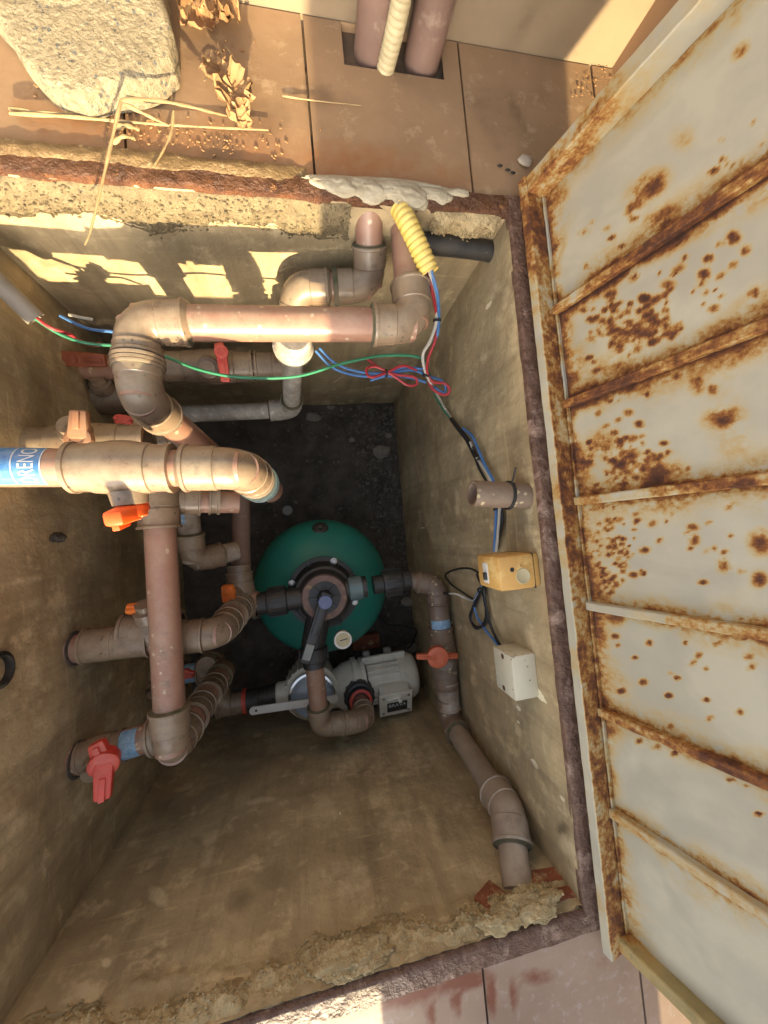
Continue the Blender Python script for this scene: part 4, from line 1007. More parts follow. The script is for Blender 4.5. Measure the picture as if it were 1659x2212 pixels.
MB().bar(bq(-0.03, 0.024, 0.031), bq(0.02, 0.033, 0.031), 0.007, 0.005, bxn, bev=0.001).build('rib', 'motor_paint', box_)
plate = MB().box(bq(0.004, -0.010, 0.0300), (0.074, 0.042, 0.002), ux, by_, bxn).build('name_plate', 'plate_black', box_, smooth=False)
flat_text('BRAVA', 0.021, bq(0.004, -0.002, 0.0316), ux, by_, 'letter_white', box_, squash=1.0)
flat_text('. . .', 0.010, bq(0.012, -0.020, 0.0316), ux, by_, 'letter_white', box_)
# lifting eye, feet
MB().lathe(bq(0.012, 0.030, 0.030), bxn, [(0, 0.007), (0.012, 0.006), (0.016, 0.008), (0.02, 0.004)], 12).build('eye_bolt', 'motor_paint', pump)
for s_ in (0.10, 0.19):
    MB().box(pp(s_, 0, -0.115), (0.03, 0.16, 0.03), ux, uy, UP, bev=0.004).build('foot', 'motor_paint', pump)
MB().box(pp(0.14, 0.088, 0.02), (0.17, 0.028, 0.02), ux, uy, UP, bev=0.005).build('capacitor_cover', 'motor_paint', pump)
# strainer pot, clear cover with bright ring
sc = at(674, 1500, z=PZ + 0.095)
sp = MB().lathe((sc.x, sc.y, ZF + 0.012), UP, [(0, 0.065), (0.02, 0.075), (0.10, 0.085), (0.20, 0.088), (0.252, 0.088), (0.254, 0.094), (0.272, 0.094), (0.274, 0.078), (0.20, 0.075)], 44, caps=False)
for k in range(11):
    p_ = Vector((sc.x, sc.y, 0)) + uy * 0.0
    an = R_(60 + k * 14)
    e = Vector((math.cos(an), math.sin(an), 0))
    sp.box(Vector((sc.x, sc.y, PZ + 0.035)) + e * 0.093, (0.012, 0.006, 0.10), e, UP.cross(e), UP)
pot = sp.build('strainer_pot', 'motor_paint', pump, ang=30)
MB().lathe((sc.x, sc.y, sc.z - 0.002), UP, [(0, 0.080), (0.014, 0.082), (0.018, 0.080), (0.019, 0.072), (0.012, 0.070), (0.0, 0.070)], 44, caps=False).build('clamp_ring', 'chrome', pump)
MB().lathe((sc.x, sc.y, sc.z + 0.004), UP, [(0, 0.071), (0.006, 0.071), (0.012, 0.060), (0.017, 0.035), (0.019, 0.0)], 44).build('strainer_cover', 'clear_cover', pump)
MB().lathe((sc.x, sc.y, sc.z - 0.10), UP, [(0, 0.069), (0.06, 0.07), (0.061, 0.06), (0.03, 0.05), (0.03, 0)], 30).build('basket', 'white_plastic', pump)
iq = at(604, 1506, z=PZ + 0.045); i0 = Vector((sc.x, sc.y, PZ + 0.045)); 
ia = i0 - ux * 0.08; ib = i0 - ux * 0.125; ic = i0 - ux * 0.225; id_ = i0 - ux * 0.24; ie = i0 - ux * 0.30
MB().lathe(ia, ib - ia, [(0, 0.044), (0.04, 0.044), (0.042, 0.038), (0.05, 0.038)], 28).build('inlet_neck', 'motor_paint', pump)
MB().lathe(ib, ic - ib, [(0, 0.040), (0.035, 0.040), (0.036, 0.036), (0.06, 0.036), (0.061, 0.040), (0.10, 0.040)], 28).build('inlet_union', 'black_plastic', pump)
MB().lathe(ic, ic - ib, [(0, 0.040), (0.002, 0.042), (0.013, 0.042), (0.015, 0.036)], 28).build('seal_ring', 'red_handle', pump)
wl0 = at(548, 1535, z=PZ + 0.15); wl1 = at(722, 1510, z=PZ + 0.14)
wd = (wl1 - wl0).normalized()
wlv = MB().bar(wl0, wl1, 0.026, 0.006, UP, bev=0.0015)
for q in (wl0, wl1): wlv.lathe(q - UP * 0.0031, UP, [(0, 0.0132), (0.0062, 0.0132)], 20)
lev = wlv.build('cover_key', 'white_plastic', None); tag(lev, 'long white plastic lever lying across the strainer cover', 'lever')
MB().lathe(wl0 + wd * 0.008 + UP * 0.003, UP, [(0, 0.004), (0.0006, 0.004), (0.0007, 0)], 12).build('key_hole', 'black_rubber', lev)
# marking on the pump body
flat_text('BRAVA', 0.022, pp(0.335, 0.030, MR * 0.80), -ux, (-uy - UP * 0.3), 'black_rubber', pump)
# outlet
P2 = at(790, 1556, z=-0.595); P1 = at(692, 1568, z=-0.58); P0 = Vector((vf.x, vf.y - 0.01, ZP))
P3 = Vector((P2.x, P2.y + 0.012, PZ + 0.06))
tP = thing('pump_discharge_pipe', 'brown pipe looping from the pump outlet up to the valve head', 'pipe', P3)
rP = r * 0.92
run(tP, [P0, P1, P2, P3], rP, 'pipe_pvc', 'fitting_pvc', sock=1.3)
coupling(tP, P2.lerp(P1, 0.5), P1 - P2, 0.014, rP, k=1.28)
qo = P3 + UP * 0.10
union(pump, P3 - UP * 0.02, P3 + UP * 0.075, 0.038)
MB().lathe(P3 + UP * 0.072, UP, [(0, 0.040), (0.008, 0.040), (0.009, 0.03)], 28, caps=False).build('outlet_seal', 'red_handle', pump)
# suction bend feeding the pump
S1 = Vector((at(478, 1560, z=PZ + 0.045).x, ie.y - ux.y * 0.06, PZ + 0.05)); S0 = ie
S2 = at(462, 1590, z=PZ + 0.16)
tS = thing('suction_bend', 'dusty brown bend feeding the red ringed pump inlet', 'pipe', S1)
pipe(tS, ic, ie, r * 1.15, 'fitting_pvc', 'socket')
coupling(tS, ie, ux, 0.05, r * 1.05, k=1.22)
S3 = Vector((S1.x, S1.y + 0.16, S1.z + 0.01))
run(tS, [ic, S1, S3, S3 + Vector((0, 0.02, 0.12))], r, 'pipe_dusty', 'fitting_pvc')
coupling(tS, S1.lerp(S3, 0.6), S3 - S1, 0.05, r, k=1.22)

# ================================================================== WASTE PIPE ON THE RIGHT
ZJ = -0.525
J1 = at(942, 1264, z=ZJ); J2 = at(972, 1556, z=ZJ - 0.005); J3 = at(1097, 1752, z=-0.165); J4 = at(1120, 1925, y=YN - 0.005)
tJ = thing('waste_pipe', 'speckled waste pipe with ESGOTO label climbing to the broken bricks', 'pipe', (J2.x, J2.y, J2.z))
J2 = Vector((J1.x + 0.004, J2.y, J2.z)); 
pipe(tJ, pr, J1, r * 0.86, 'pipe_spattered')
elbow(tJ, pr, J1, J2, r * 0.92, 'pipe_spattered', sock=1.2)
pipe(tJ, J1, J2, r * 0.92, 'pipe_spattered'); pipe(tJ, J2, J3, r * 0.95, 'pipe_dusty'); pipe(tJ, J3, J4, r * 0.97, 'pipe_dusty')
elbow(tJ, J1, J2, J3, r * 0.95, 'pipe_spattered', sock=1.3); elbow(tJ, J2, J3, J4, r * 1.02, 'pipe_dusty', sock=1.5)
dJ = (J2 - J1).normalized()
coupling(tJ, at(950, 1340, z=ZJ), dJ, 0.10, r * 0.92, 'pipe_spattered', k=1.2)
lj = J1 + dJ * 0.128
lb = wrap_label(tJ, lj, dJ, (-0.15, 0, 1), r * 0.92 * 1.27, 0.046, 2.0)
cyl_text('ESGOTO', 0.013, lj + dJ * 0.011, dJ, (-0.15, 0, 1), r * 0.92 * 1.29, 'letter_white', lb, flip=-1)
vj = at(957, 1420, z=ZJ)
va = valve(tJ, Vector((J1.x + 0.002, vj.y, ZJ)), dJ, r * 0.98, (-0.25, 0, 1), 'pipe_spattered', L_=0.19)
hk = at(945, 1418, z=ZJ + 0.085)
handle(va, hk, at(899, 1418, z=ZJ + 0.085), at(988, 1416, z=ZJ + 0.08), (-0.15, -0.1, 1), 'coral_handle', w=0.018, h=0.018, hub=0.031, hubh=0.026)
coupling(tJ, at(968, 1500, z=ZJ), dJ, 0.085, r * 0.95, 'pipe_dusty', k=1.22)

# ================================================================== RIGHT WALL FITTINGS
# stub of pipe
p1 = at(1140, 1072, x=XR + 0.004); ZS = p1.z
p0 = at(1020, 1066, z=ZS)
st_ = thing('stub_pipe', 'short open stub of stained pipe sticking out of the plastered wall', 'pipe', p1)
pipe(st_, p1, p0, 0.0255, 'pipe_spattered', open_end=True)
dS = (p0 - p1).normalized()
q = p1.lerp(p0, 0.36)
MB().lathe(q - dS * 0.003, dS, [(0, 0.026), (0, 0.0285), (0.006, 0.0285), (0.006, 0.026)], 24, caps=False).build('cable_tie', 'black_rubber', st_)
mound('mortar_collar', p1 + Vector((0.012, 0, 0)), 0.012, 0.040, 0.030, 'rough_mortar', st_, 6.6, n=20)
MB().sweep([q + Vector((0, 0.02, 0.018)), q + Vector((0.005, 0.05, 0.03))], 0.0016, 6).build('tie_tail', 'black_rubber', st_)
# switch box
def wall_box(root, px_back, py, x_front, ztop, zbot, w, m, bev):
    yc = at(px_back, py, x=XR).y
    return MB().box(((XR + x_front) / 2, yc, (ztop + zbot) / 2), (XR - x_front + 0.004, w, ztop - zbot), bev=bev).build('box', m, root), yc
yb = thing('switch_box', 'yellowed plastic surface box with a rocker switch and knockout', 'switch', at(1165, 1230, x=XR))
zt_, zb_ = -0.022, -0.115; xf = 0.336
_, yc = wall_box(yb, 1162, 1230, xf, zt_, zb_, 0.066, 'yellow_box', 0.008)
MB().box((XR - 0.012, yc, (zt_ + zb_) / 2), (0.0016, 0.0668, zt_ - zb_ + 0.0008), bev=0.0005).build('seam', 'rim_dirt', yb)
sw_ = MB().box((xf - 0.001, yc - 0.002, -0.075), (0.004, 0.040, 0.022), bev=0.001).build('switch_plate', 'white_plastic', yb)
MB().box((xf - 0.004, yc - 0.008, -0.075), (0.006, 0.014, 0.014), (0.97, 0, 0.2), (0, 1, 0), (-0.2, 0, 0.97), bev=0.001).build('rocker', 'black_plastic', sw_)
kn = MB().lathe((0.383, yc - 0.008, zt_ - 0.0005), UP, [(0, 0.015), (0.0012, 0.015), (0.0016, 0.0135), (0.0008, 0.012), (0.0008, 0)], 28).build('knockout', 'conduit_faded', yb)
MB().lathe((0.362, yc + 0.006, zt_ - 0.0005), UP, [(0, 0.0045), (0.0008, 0.0045), (0.0009, 0)], 12).build('hole', 'black_rubber', yb)
# socket box
wb = thing('socket_box', 'cream plastic surface box with round socket and rusty screws', 'socket', at(1155, 1455, x=XR))
xf2 = 0.370; zt2, zb2 = -0.072, -0.150
_, yc2 = wall_box(wb, 1155, 1456, xf2, zt2, zb2, 0.088, 'cream_box', 0.004)
MB().lathe((xf2 - 0.0005, yc2, -0.112), (-1, 0, 0), [(0, 0.022), (0.001, 0.022), (0.0015, 0.019), (-0.004, 0.018), (-0.005, 0.0)], 32).build('socket', 'conduit_faded', wb)
MB().lathe((xf2 + 0.002, yc2, -0.112), (-1, 0, 0), [(0, 0.0175), (0.0015, 0.017), (0.002, 0)], 28).build('socket_face', 'white_plastic', wb)
for s_ in (-1, 1): MB().lathe((xf2 - 0.0002, yc2 + s_ * 0.006, -0.112), (-1, 0, 0), [(0, 0.0028), (0.0004, 0.0028), (0.0005, 0)], 10).build('socket_hole', 'black_rubber', wb)
for s_ in (-1, 1):
    MB().lathe((xf2 - 0.0005, yc2 + s_ * 0.034, -0.112 + s_ * 0.004), (-1, 0, 0), [(0, 0.006), (0.002, 0.0055), (0.0025, 0)], 14).build('screw', 'rust_wet', wb)

# ------------------------------------------------------------------ corrugated conduits
def corrugated(path, rr, pitch, m, name, label, cat='conduit'):
    pts = spline(path, 40); out = []; rad = []; acc = 0
    tot = sum((pts[i + 1] - pts[i]).length for i in range(len(pts) - 1)); n = int(tot / (pitch / 6)); 
    # resample
    cum = [0]
    for i in range(len(pts) - 1): cum.append(cum[-1] + (pts[i + 1] - pts[i]).length)
    j = 0
    for k in range(n + 1):
        s_ = tot * k / n
        while j < len(cum) - 2 and cum[j + 1] < s_: j += 1
        f_ = (s_ - cum[j]) / max(1e-9, cum[j + 1] - cum[j])
        out.append(pts[j].lerp(pts[j + 1], f_))
        rad.append(rr * (1.0 if (s_ / pitch) % 1 < 0.62 else 0.86))
    mb = MB().sweep(out, rad, 22, caps=False)
    mb.sweep(out, [rr * 0.8] * len(out), 16, caps=False)
    return tag(mb.build(name, m, None, ang=60), label, cat)
Yc1 = at(928, 590, z=-0.022)
corrugated([at(858, 438, z=-0.012), at(880, 482, z=-0.006), at(906, 537, z=-0.012), Yc1], 0.0185, 0.0105, 'conduit_yellow', 'corrugated_conduit', 'bright yellow corrugated conduit with wires leaving its cut end')
pcon = at(856, 60, y=YWALL - 0.085)
corrugated([(pcon.x + 0.012, YWALL - 0.088, 0.6), (pcon.x + 0.002, YWALL - 0.088, 0.15), (pcon.x - 0.006, YWALL - 0.080, 0.0), (pcon.x - 0.012, YWALL - 0.07, -0.06)], 0.0165, 0.0105, 'conduit_faded', 'corrugated_conduit', 'faded pale corrugated conduit between the two wall pipes')
tag(MB().sweep(spline([at(905, 525, y=YF - 0.02), at(1000, 535, y=YF - 0.018), at(1060, 545, y=YF - 0.018), at(1100, 560, y=YF - 0.02)], 8), 0.019, 16).build('black_hose', 'hose_black', None), 'black paint flecked hose lying against the wall below the rubble', 'hose')
for (px, py) in ((1050, 541), (1010, 536), (1075, 556)):
    pass
# grey conduit from the left wall
gc = thing('grey_conduit', 'grey conduit stub slanting out of the dark wall with wires', 'conduit', at(0, 610, z=-0.10))
pipe(gc, at(-40, 575, z=-0.09), at(78, 690, z=-0.14), 0.0165, 'grey_conduit', open_end=True)

# ------------------------------------------------------------------ wires
def wire(pts, m, label, rr=0.0031, name='wire', group=None):
    o = MB().sweep(spline(pts, 7), rr, 8).build(name, m, None)
    return tag(o, label, 'wire', group)
XW = XR - 0.012
def W(px, py, z): return at(px, py, z=z)
def Wx(px, py, dx=0.0): return at(px, py, x=XW - dx)
wire([W(75, 688, -0.14), W(130, 722, -0.16), W(190, 742, -0.17), W(260, 748, -0.18), W(350, 768, -0.17), W(430, 798, -0.15), W(520, 815, -0.15), W(640, 813, -0.16), W(740, 785, -0.17), W(830, 768, -0.18), W(905, 772, -0.20), W(925, 800, -0.22), Wx(938, 850, 0.02), Wx(958, 885), Wx(977, 908)], 'wire_green', 'green wire sagging across the pit from the grey conduit')
wire([W(78, 686, -0.14), W(110, 708, -0.15), W(150, 722, -0.17), W(175, 738, -0.19), W(205, 746, -0.19), W(215, 742, -0.2)], 'wire_red', 'short red wire leaving the grey conduit')
wire([W(130, 682, -0.2), W(170, 702, -0.2), W(200, 712, -0.2), W(250, 718, -0.2), W(300, 735, -0.22)], 'wire_blue', 'blue wire behind the corner elbow near the grey conduit')
wire([W(150, 680, -0.22), W(175, 686, -0.21), W(200, 690, -0.22)], 'wire_white', 'short white wire end near the grey conduit')
wire([W(930, 575, -0.022), W(933, 592, -0.03), W(945, 640, -0.06), W(948, 690, -0.12), W(945, 720, -0.14), W(938, 740, -0.16)], 'wire_blue', 'blue wire running down from the yellow conduit', 0.0036)
wire([W(927, 575, -0.022), W(929, 592, -0.03), W(938, 630, -0.06), W(943, 690, -0.12), W(930, 735, -0.15), W(914, 765, -0.18), W(918, 800, -0.21), W(935, 835, -0.24), Wx(960, 880), Wx(980, 910)], 'wire_white', 'white wire running down from the yellow conduit', 0.0036)
wire([W(924, 575, -0.022), W(926, 592, -0.032), W(936, 640, -0.065), W(944, 692, -0.125), W(940, 735, -0.15), W(925, 775, -0.18), W(923, 805, -0.21), W(935, 825, -0.22), W(960, 828, -0.22), W(972, 842, -0.22), W(962, 853, -0.23), W(940, 845, -0.23), W(925, 825, -0.23)], 'wire_red', 'red wire curling below the yellow conduit', 0.0034)
wire([W(690, 752, -0.2), W(725, 785, -0.21), W(775, 803, -0.22), W(840, 806, -0.22), W(890, 800, -0.22), W(925, 812, -0.23), W(958, 825, -0.23), W(960, 848, -0.24), W(935, 835, -0.24)], 'wire_blue', 'blue wire pair tied in a bow, upper strand')
wire([W(682, 758, -0.205), W(720, 795, -0.215), W(775, 812, -0.225), W(830, 812, -0.225), W(880, 815, -0.225), W(920, 826, -0.235)], 'wire_blue', 'blue wire of the tied bow, lower strand')
wire([W(800, 822, -0.225), W(830, 812, -0.22), W(870, 795, -0.22), W(905, 796, -0.22), W(925, 800, -0.23)], 'wire_blue', 'short blue loop end in the tied bow of wires')
wire([W(790, 772, -0.215), W(805, 785, -0.215), W(833, 803, -0.215), W(860, 810, -0.215), W(895, 815, -0.215), W(900, 830, -0.22), W(880, 832, -0.22), W(850, 812, -0.215), W(815, 793, -0.21), W(792, 797, -0.21), W(800, 815, -0.21), W(835, 805, -0.21), W(870, 790, -0.21), W(900, 800, -0.22)], 'wire_red', 'red wire tied in a bow beside the blue ones')
tie = at(834, 806, z=-0.215)
def tie_ring(c, d, rr, label):
    d = Vector(d).normalized()
    tag(MB().lathe(Vector(c) - d * 0.0025, d, [(0, rr * 0.8), (0, rr), (0.005, rr), (0.005, rr * 0.8)], 14, caps=False).build('cable_tie', 'black_rubber', None), label, 'cable tie')
tie_ring(tie, (1, 0.1, 0), 0.009, 'black cable tie round the red and blue bow')
tie_ring(W(944, 692, -0.12), (0, 1, 0.4), 0.009, 'black cable tie below the yellow conduit end')
tie_ring(W(921, 812, -0.22), (0.4, 1, 0.4), 0.010, 'black cable tie where the wires branch by the bow')
# bundle on the right wall
wire([Wx(975, 905), Wx(990, 925), Wx(1008, 948), Wx(1022, 975), Wx(1030, 990)], 'wire_black', 'black taped cable joint hanging on the plastered wall', 0.0062)
wire([Wx(1000, 925), Wx(1020, 942), Wx(1035, 975), Wx(1048, 1005), Wx(1066, 1040, 0.005), Wx(1074, 1075, 0.004), Wx(1072, 1110), Wx(1070, 1150), Wx(1068, 1190, -0.004)], 'wire_blue', 'blue wire passing behind the open pipe stub', 0.0036)
wire([Wx(1016, 955), Wx(1028, 985), Wx(1045, 1010), Wx(1060, 1035, 0.004), Wx(1078, 1075, 0.002), Wx(1078, 1120), Wx(1075, 1160), Wx(1072, 1190, -0.004)], 'wire_white', 'white wire passing behind the open pipe stub', 0.0036)
wire([Wx(1022, 965), Wx(1030, 1000), Wx(1045, 1030), Wx(1070, 1070), Wx(1084, 1105, -0.004), Wx(1083, 1140, -0.004), Wx(1074, 1185, -0.006)], 'wire_black', 'black wire passing behind the open pipe stub', 0.0034)
tie_ring(Wx(1036, 995), (0.3, 1, -0.6), 0.008, 'black cable tie above the open pipe stub')
tie_ring(Wx(1074, 1100), (0, 1, -0.1), 0.009, 'black cable tie below the open pipe stub')
wire([Wx(1060, 1245, 0.0), Wx(1045, 1262), Wx(1036, 1280), Wx(1025, 1296), Wx(1005, 1292), Wx(985, 1283, 0.02), Wx(962, 1282, 0.03)], 'wire_white', 'white wire ending in black tape at the waste pipe')
wire([Wx(972, 1283, 0.025), Wx(960, 1281, 0.03)], 'wire_black', 'black tape knob at the end of the white wire', 0.0055, 'tape_end')
wire([Wx(1050, 1250), Wx(1038, 1240), Wx(1015, 1228), Wx(985, 1230), Wx(962, 1242), Wx(975, 1262), Wx(1000, 1280), Wx(1025, 1297)], 'wire_black', 'black wire looping out beside the yellowed box', 0.003)
wire([Wx(1062, 1250), Wx(1042, 1272), Wx(1030, 1300), Wx(1015, 1330), Wx(1025, 1352), Wx(1045, 1352), Wx(1052, 1330), Wx(1046, 1295), Wx(1045, 1270), Wx(1036, 1255), Wx(1030, 1240)], 'wire_black', 'black cable coil hanging between the two boxes', 0.0036)
wire([Wx(1040, 1275), Wx(1022, 1310), Wx(1018, 1340), Wx(1030, 1358), Wx(1048, 1340), Wx(1048, 1300), Wx(1040, 1275)], 'wire_black', 'inner turn of the black cable coil', 0.0034)
wire([Wx(1044, 1272), Wx(1050, 1310), Wx(1058, 1345), Wx(1070, 1375), Wx(1085, 1402, 0.01)], 'wire_black', 'black cable running from the coil to the cream box', 0.0036)
wire([Wx(1048, 1245), Wx(1040, 1265), Wx(1025, 1300), Wx(1030, 1330), Wx(1050, 1362), Wx(1065, 1380), Wx(1082, 1402, 0.01)], 'wire_blue', 'blue wire running from the coil to the cream box', 0.0032)
tie_ring(Wx(1040, 1274), (0.2, 1, -0.8), 0.011, 'black cable tie gripping the hanging cable coil')
wire([W(812, 1325, -0.98), W(835, 1348, -0.98), W(875, 1352, -0.98), W(898, 1362, -0.97), W(890, 1390, -0.95), W(880, 1400, -0.90)], 'wire_black', 'black cable on the soil behind the pump motor', 0.005)
wire([W(835, 1518, -0.98), W(860, 1522, -0.99), W(885, 1500, -0.98), W(905, 1478, -0.96)], 'wire_black', 'black cable on the soil under the pump motor', 0.005)
# black pipe end in the left wall
p = at(0, 1448, x=XL + 0.01)
tag(MB().lathe(p + Vector((-0.02, 0, 0)), (1, 0, 0), [(0, 0.030), (0.022, 0.030), (0.024, 0.024), (0.006, 0.022), (0.005, 0)], 24).build('black_pipe_end', 'black_plastic', None), 'black round pipe end set in the dark plastered wall', 'pipe')

# ================================================================== HATCH LID
LEAN = R_(14.0)
lv = Vector((math.sin(LEAN), 0, math.cos(LEAN)))          # up the lid
ln = Vector((-math.cos(LEAN), 0, math.sin(LEAN)))         # its inner face looks back at the pit
L0 = Vector((0.474, 0, 0.008))
LY0, LY1 = YN - 0.055, YF + 0.045
LHT = 0.92
lid = thing('hatch_lid', 'rust spotted cream steel hatch standing open beside the pit', 'hatch', (L0.x, (LY0 + LY1) / 2, 0))
def LP(y, v, n=0.0): return Vector((L0.x, y, L0.z)) + lv * v + ln * n
def lid_uv(px, py):
    q = on_plane(px, py, L0, ln); return q.y, (q - L0).dot(lv)
ribs = [lid_uv(x, y)[0] for x, y in ((1290, 612), (1310, 840), (1330, 1073), (1345, 1319), (1360, 1562), (1375, 1787))]
ribs_y = sorted(ribs)
print('lid ribs', [round(a, 3) for a in ribs_y])
spot = []
def cluster(cx, cy, sx_, sy_, n, r0, r1, st=0.8):
    for _ in range(n):
        rr_ = random.uniform(r0, r1) * 0.82
        spot.append((random.gauss(cx, sx_), random.gauss(cy, sy_), rr_, st * random.uniform(0.65, 1.1), random.uniform(0.6, 1), random.uniform(-0.7, 0.1), random.uniform(1.0, 1.9)))
cluster(1400, 690, 70, 45, 70, 5, 12); cluster(1330, 660, 60, 60, 22, 4, 9); cluster(1480, 600, 60, 50, 22, 4, 10)
cluster(1360, 720, 45, 18, 40, 6, 13, 0.9); cluster(1385, 1010, 55, 26, 60, 6, 14, 0.85); cluster(1330, 900, 30, 40, 20, 4, 9); cluster(1340, 990, 30, 30, 30, 5, 10)
cluster(1310, 1190, 22, 70, 75, 4, 8, 0.8); cluster(1345, 1210, 25, 30, 30, 3, 6, 0.8); cluster(1420, 1130, 60, 40, 14, 4, 8)
cluster(1560, 1180, 70, 70, 16, 5, 10, 0.9); cluster(1480, 1440, 90, 50, 12, 5, 9, 0.9); cluster(1580, 1420, 50, 50, 8, 5, 9, .9); cluster(1330, 470, 60, 45, 10, 5, 10, .7)
cluster(1490, 1600, 70, 60, 7, 5, 9, .9); cluster(1600, 1720, 40, 40, 5, 5, 9, .9); cluster(1570, 380, 60, 60, 12, 5, 9, .6)
spot += [(1400, 405, 26, 0.62, 1, -0.7, 1.8), (1375, 438, 15, 0.55), (1585, 513, 13, 1.0), (1610, 540, 10, 0.95), (1630, 635, 12, 0.9), (1520, 595, 12, .9), (1440, 480, 32, 0.7, 1, -0.6, 1.6),
         (1565, 905, 26, 0.7, 1, -0.1, 1.5), (1505, 830, 18, 0.6), (1540, 840, 12, 0.55), (1420, 1030, 30, 0.95), (1600, 110, 12, 0.6, 1, -1, 1.8), (1645, 1172, 24, 0.8), (1580, 30, 30, 0.26), (1475, 300, 30, .2),
         (1640, 1250, 16, 0.9), (1565, 1222, 14, 0.9), (1500, 1165, 12, .8), (1580, 935, 50, 0.2, 0.2, 1, 2), (1440, 1040, 45, 0.6), (1300, 960, 30, 0.5), (1310, 1300, 20, .7), (1330, 1325, 24, .6)]
rib_line = [(ribs_y[k], s_) for k, s_ in enumerate((0.50, 0.44, 0.50, 0.58, 0.75, 0.88))]
def lid_rust(V):
    V = np.asarray(V)
    yy = V[:, 1]; vv = (V - np.array(L0)) @ np.array(lv)
    a = blobs(V, spot)
    nz = np.array([noise.fractal(Vector((p[1] * 9, p[2] * 9, 0.3)), 0.9, 2.0, 3) for p in V])
    edge = np.zeros(len(V))
    for (y0, s_) in rib_line:
        d = np.abs(yy - y0) - 0.0075
        edge = np.maximum(edge, s_ * np.exp(-np.maximum(d, 0) / (0.014 * (1 + 1.1 * nz).clip(0.3, 2.4))))
    wb = (0.35 + 0.55 * np.clip((yy - (-0.55)) / 0.9, 0, 1)) + 0.35 * nz
    edge = np.maximum(edge, np.clip(wb, 0.25, 0.9) * np.exp(-np.maximum(vv - 0.020, 0) / (0.018 * (1 + 0.9 * nz).clip(0.3, 2))))
    edge = np.maximum(edge, 0.28 * np.exp(-np.maximum(LY1 - 0.035 - yy, 0) / 0.02))
    return np.maximum(a, edge)
ys = [LY0] + ribs_y + [LY1]
for k in range(len(ys) - 1):
    y0, y1 = ys[k], ys[k + 1]; nu = max(8, int((y1 - y0) / 0.0032)); nv = 200
    vs_, fs_ = grid(LP(y0 + 0.0005, 0.004, -0.004), (0, y1 - y0 - 0.001, 0), lv * (LHT - 0.008), nu, nv,
                    lambda p, u, v: p + ln * (0.0035 * math.sin(u * PI) * (0.5 + fbm(p, 3.5, 2))))
    V = np.array([tuple(v) for v in vs_])
    MB().add(vs_, fs_).build('panel', 'lid_paint', lid, attrs={'rust': lid_rust(V)}, ang=80)
# outer skin
slab_v = [LP(LY0, 0, -0.010), LP(LY1, 0, -0.010), LP(LY1, LHT, -0.010), LP(LY0, LHT, -0.010)]
MB().add(slab_v, [(0, 1, 2, 3)]).build('outer_skin', 'grey_conduit', lid, smooth=False)
def lid_bar(name, a, b, w_dir, w, dpt, rust_fn, m='lid_paint', n0=-0.003):
    """steel flat standing proud of the sheet: from a to b, width w along w_dir, depth dpt towards the pit"""
    a, b, wd_ = Vector(a), Vector(b), Vector(w_dir); d = b - a; L_ = d.length; e = d / L_; n = max(6, int(L_ / 0.006))
    sec = [(-w / 2, n0), (-w / 2, dpt - 0.002), (-w / 2 + 0.002, dpt), (-w / 6, dpt), (w / 6, dpt), (w / 2 - 0.002, dpt), (w / 2, dpt - 0.002), (w / 2, dpt * 0.5), (w / 2, n0)]
    vs_ = []; fs_ = []; k_ = len(sec)
    for i in range(n + 1):
        p = a + e * L_ * i / n
        for (s_, h_) in sec:
            q = p + wd_ * s_ + ln * h_
            vs_.append(q + (wd_ * fbm(q, 40, 2) + ln * fbm(q + Vector((3, 1, 0)), 40, 2)) * 0.0007)
    for i in range(n):
        for j in range(k_ - 1):
            fs_.append((i * k_ + j, i * k_ + j + 1, (i + 1) * k_ + j + 1, (i + 1) * k_ + j))
    fs_.append(tuple(range(k_))); fs_.append(tuple(range(n * k_, n * k_ + k_)))
    V = np.array([tuple(v) for v in vs_])
    return MB().add(vs_, fs_).build(name, m, lid, attrs={'rust': rust_fn(V)}, ang=40)
def n01(V, s_, o_=0.0): return np.array([noise.fractal(Vector((p[0] * s_ + o_, p[1] * s_, p[2] * s_)), 0.9, 2.0, 3) for p in V])
rb_amt = (0.16, 0.28, 0.10, 0.16, 0.44, 0.58)
for k, y in enumerate(ribs_y):
    def rf(V, k=k):
        vv = (np.asarray(V) - np.array(L0)) @ np.array(lv)
        return np.clip(rb_amt[k] + 0.30 * n01(V, 7, k * 3.1) + (0.15 if k in (0, 1) else 0.25 * (vv > 0.15) if k < 4 else 0), 0.05, 1)
    lid_bar('rib', LP(y, 0.019), LP(y, LHT - 0.02), (0, 1, 0), 0.015, 0.010, rf)
def rust_base(V):
    V = np.asarray(V); nn = (V - np.array(L0)) @ np.array(ln)
    inner = nn > 0.0405
    return np.clip(np.where(inner, 0.08 + 0.45 * np.clip((V[:, 1] - 0.36) / 0.1, 0, 1), 0.50) + 0.30 * n01(V, 12), 0, 1)
lid_bar('hinge_rail', LP(LY0, 0.009), LP(LY1, 0.009), lv, 0.018, 0.042, rust_base)
lid_bar('lip', LP(LY0 + 0.02, 0.0205), LP(LY1 - 0.02, 0.0205), lv, 0.003, 0.005, lambda V: np.clip(0.30 + 0.5 * n01(V, 10, 4), 0, 1))
lid_bar('side_rail', LP(LY1 - 0.015, 0.0), LP(LY1 - 0.015, LHT), (0, 1, 0), 0.030, 0.038, lambda V: np.clip(0.16 + 0.5 * np.exp(-((np.asarray(V) - np.array(L0)) @ np.array(lv)) / 0.07) + 0.28 * n01(V, 9, 2), 0, 1))
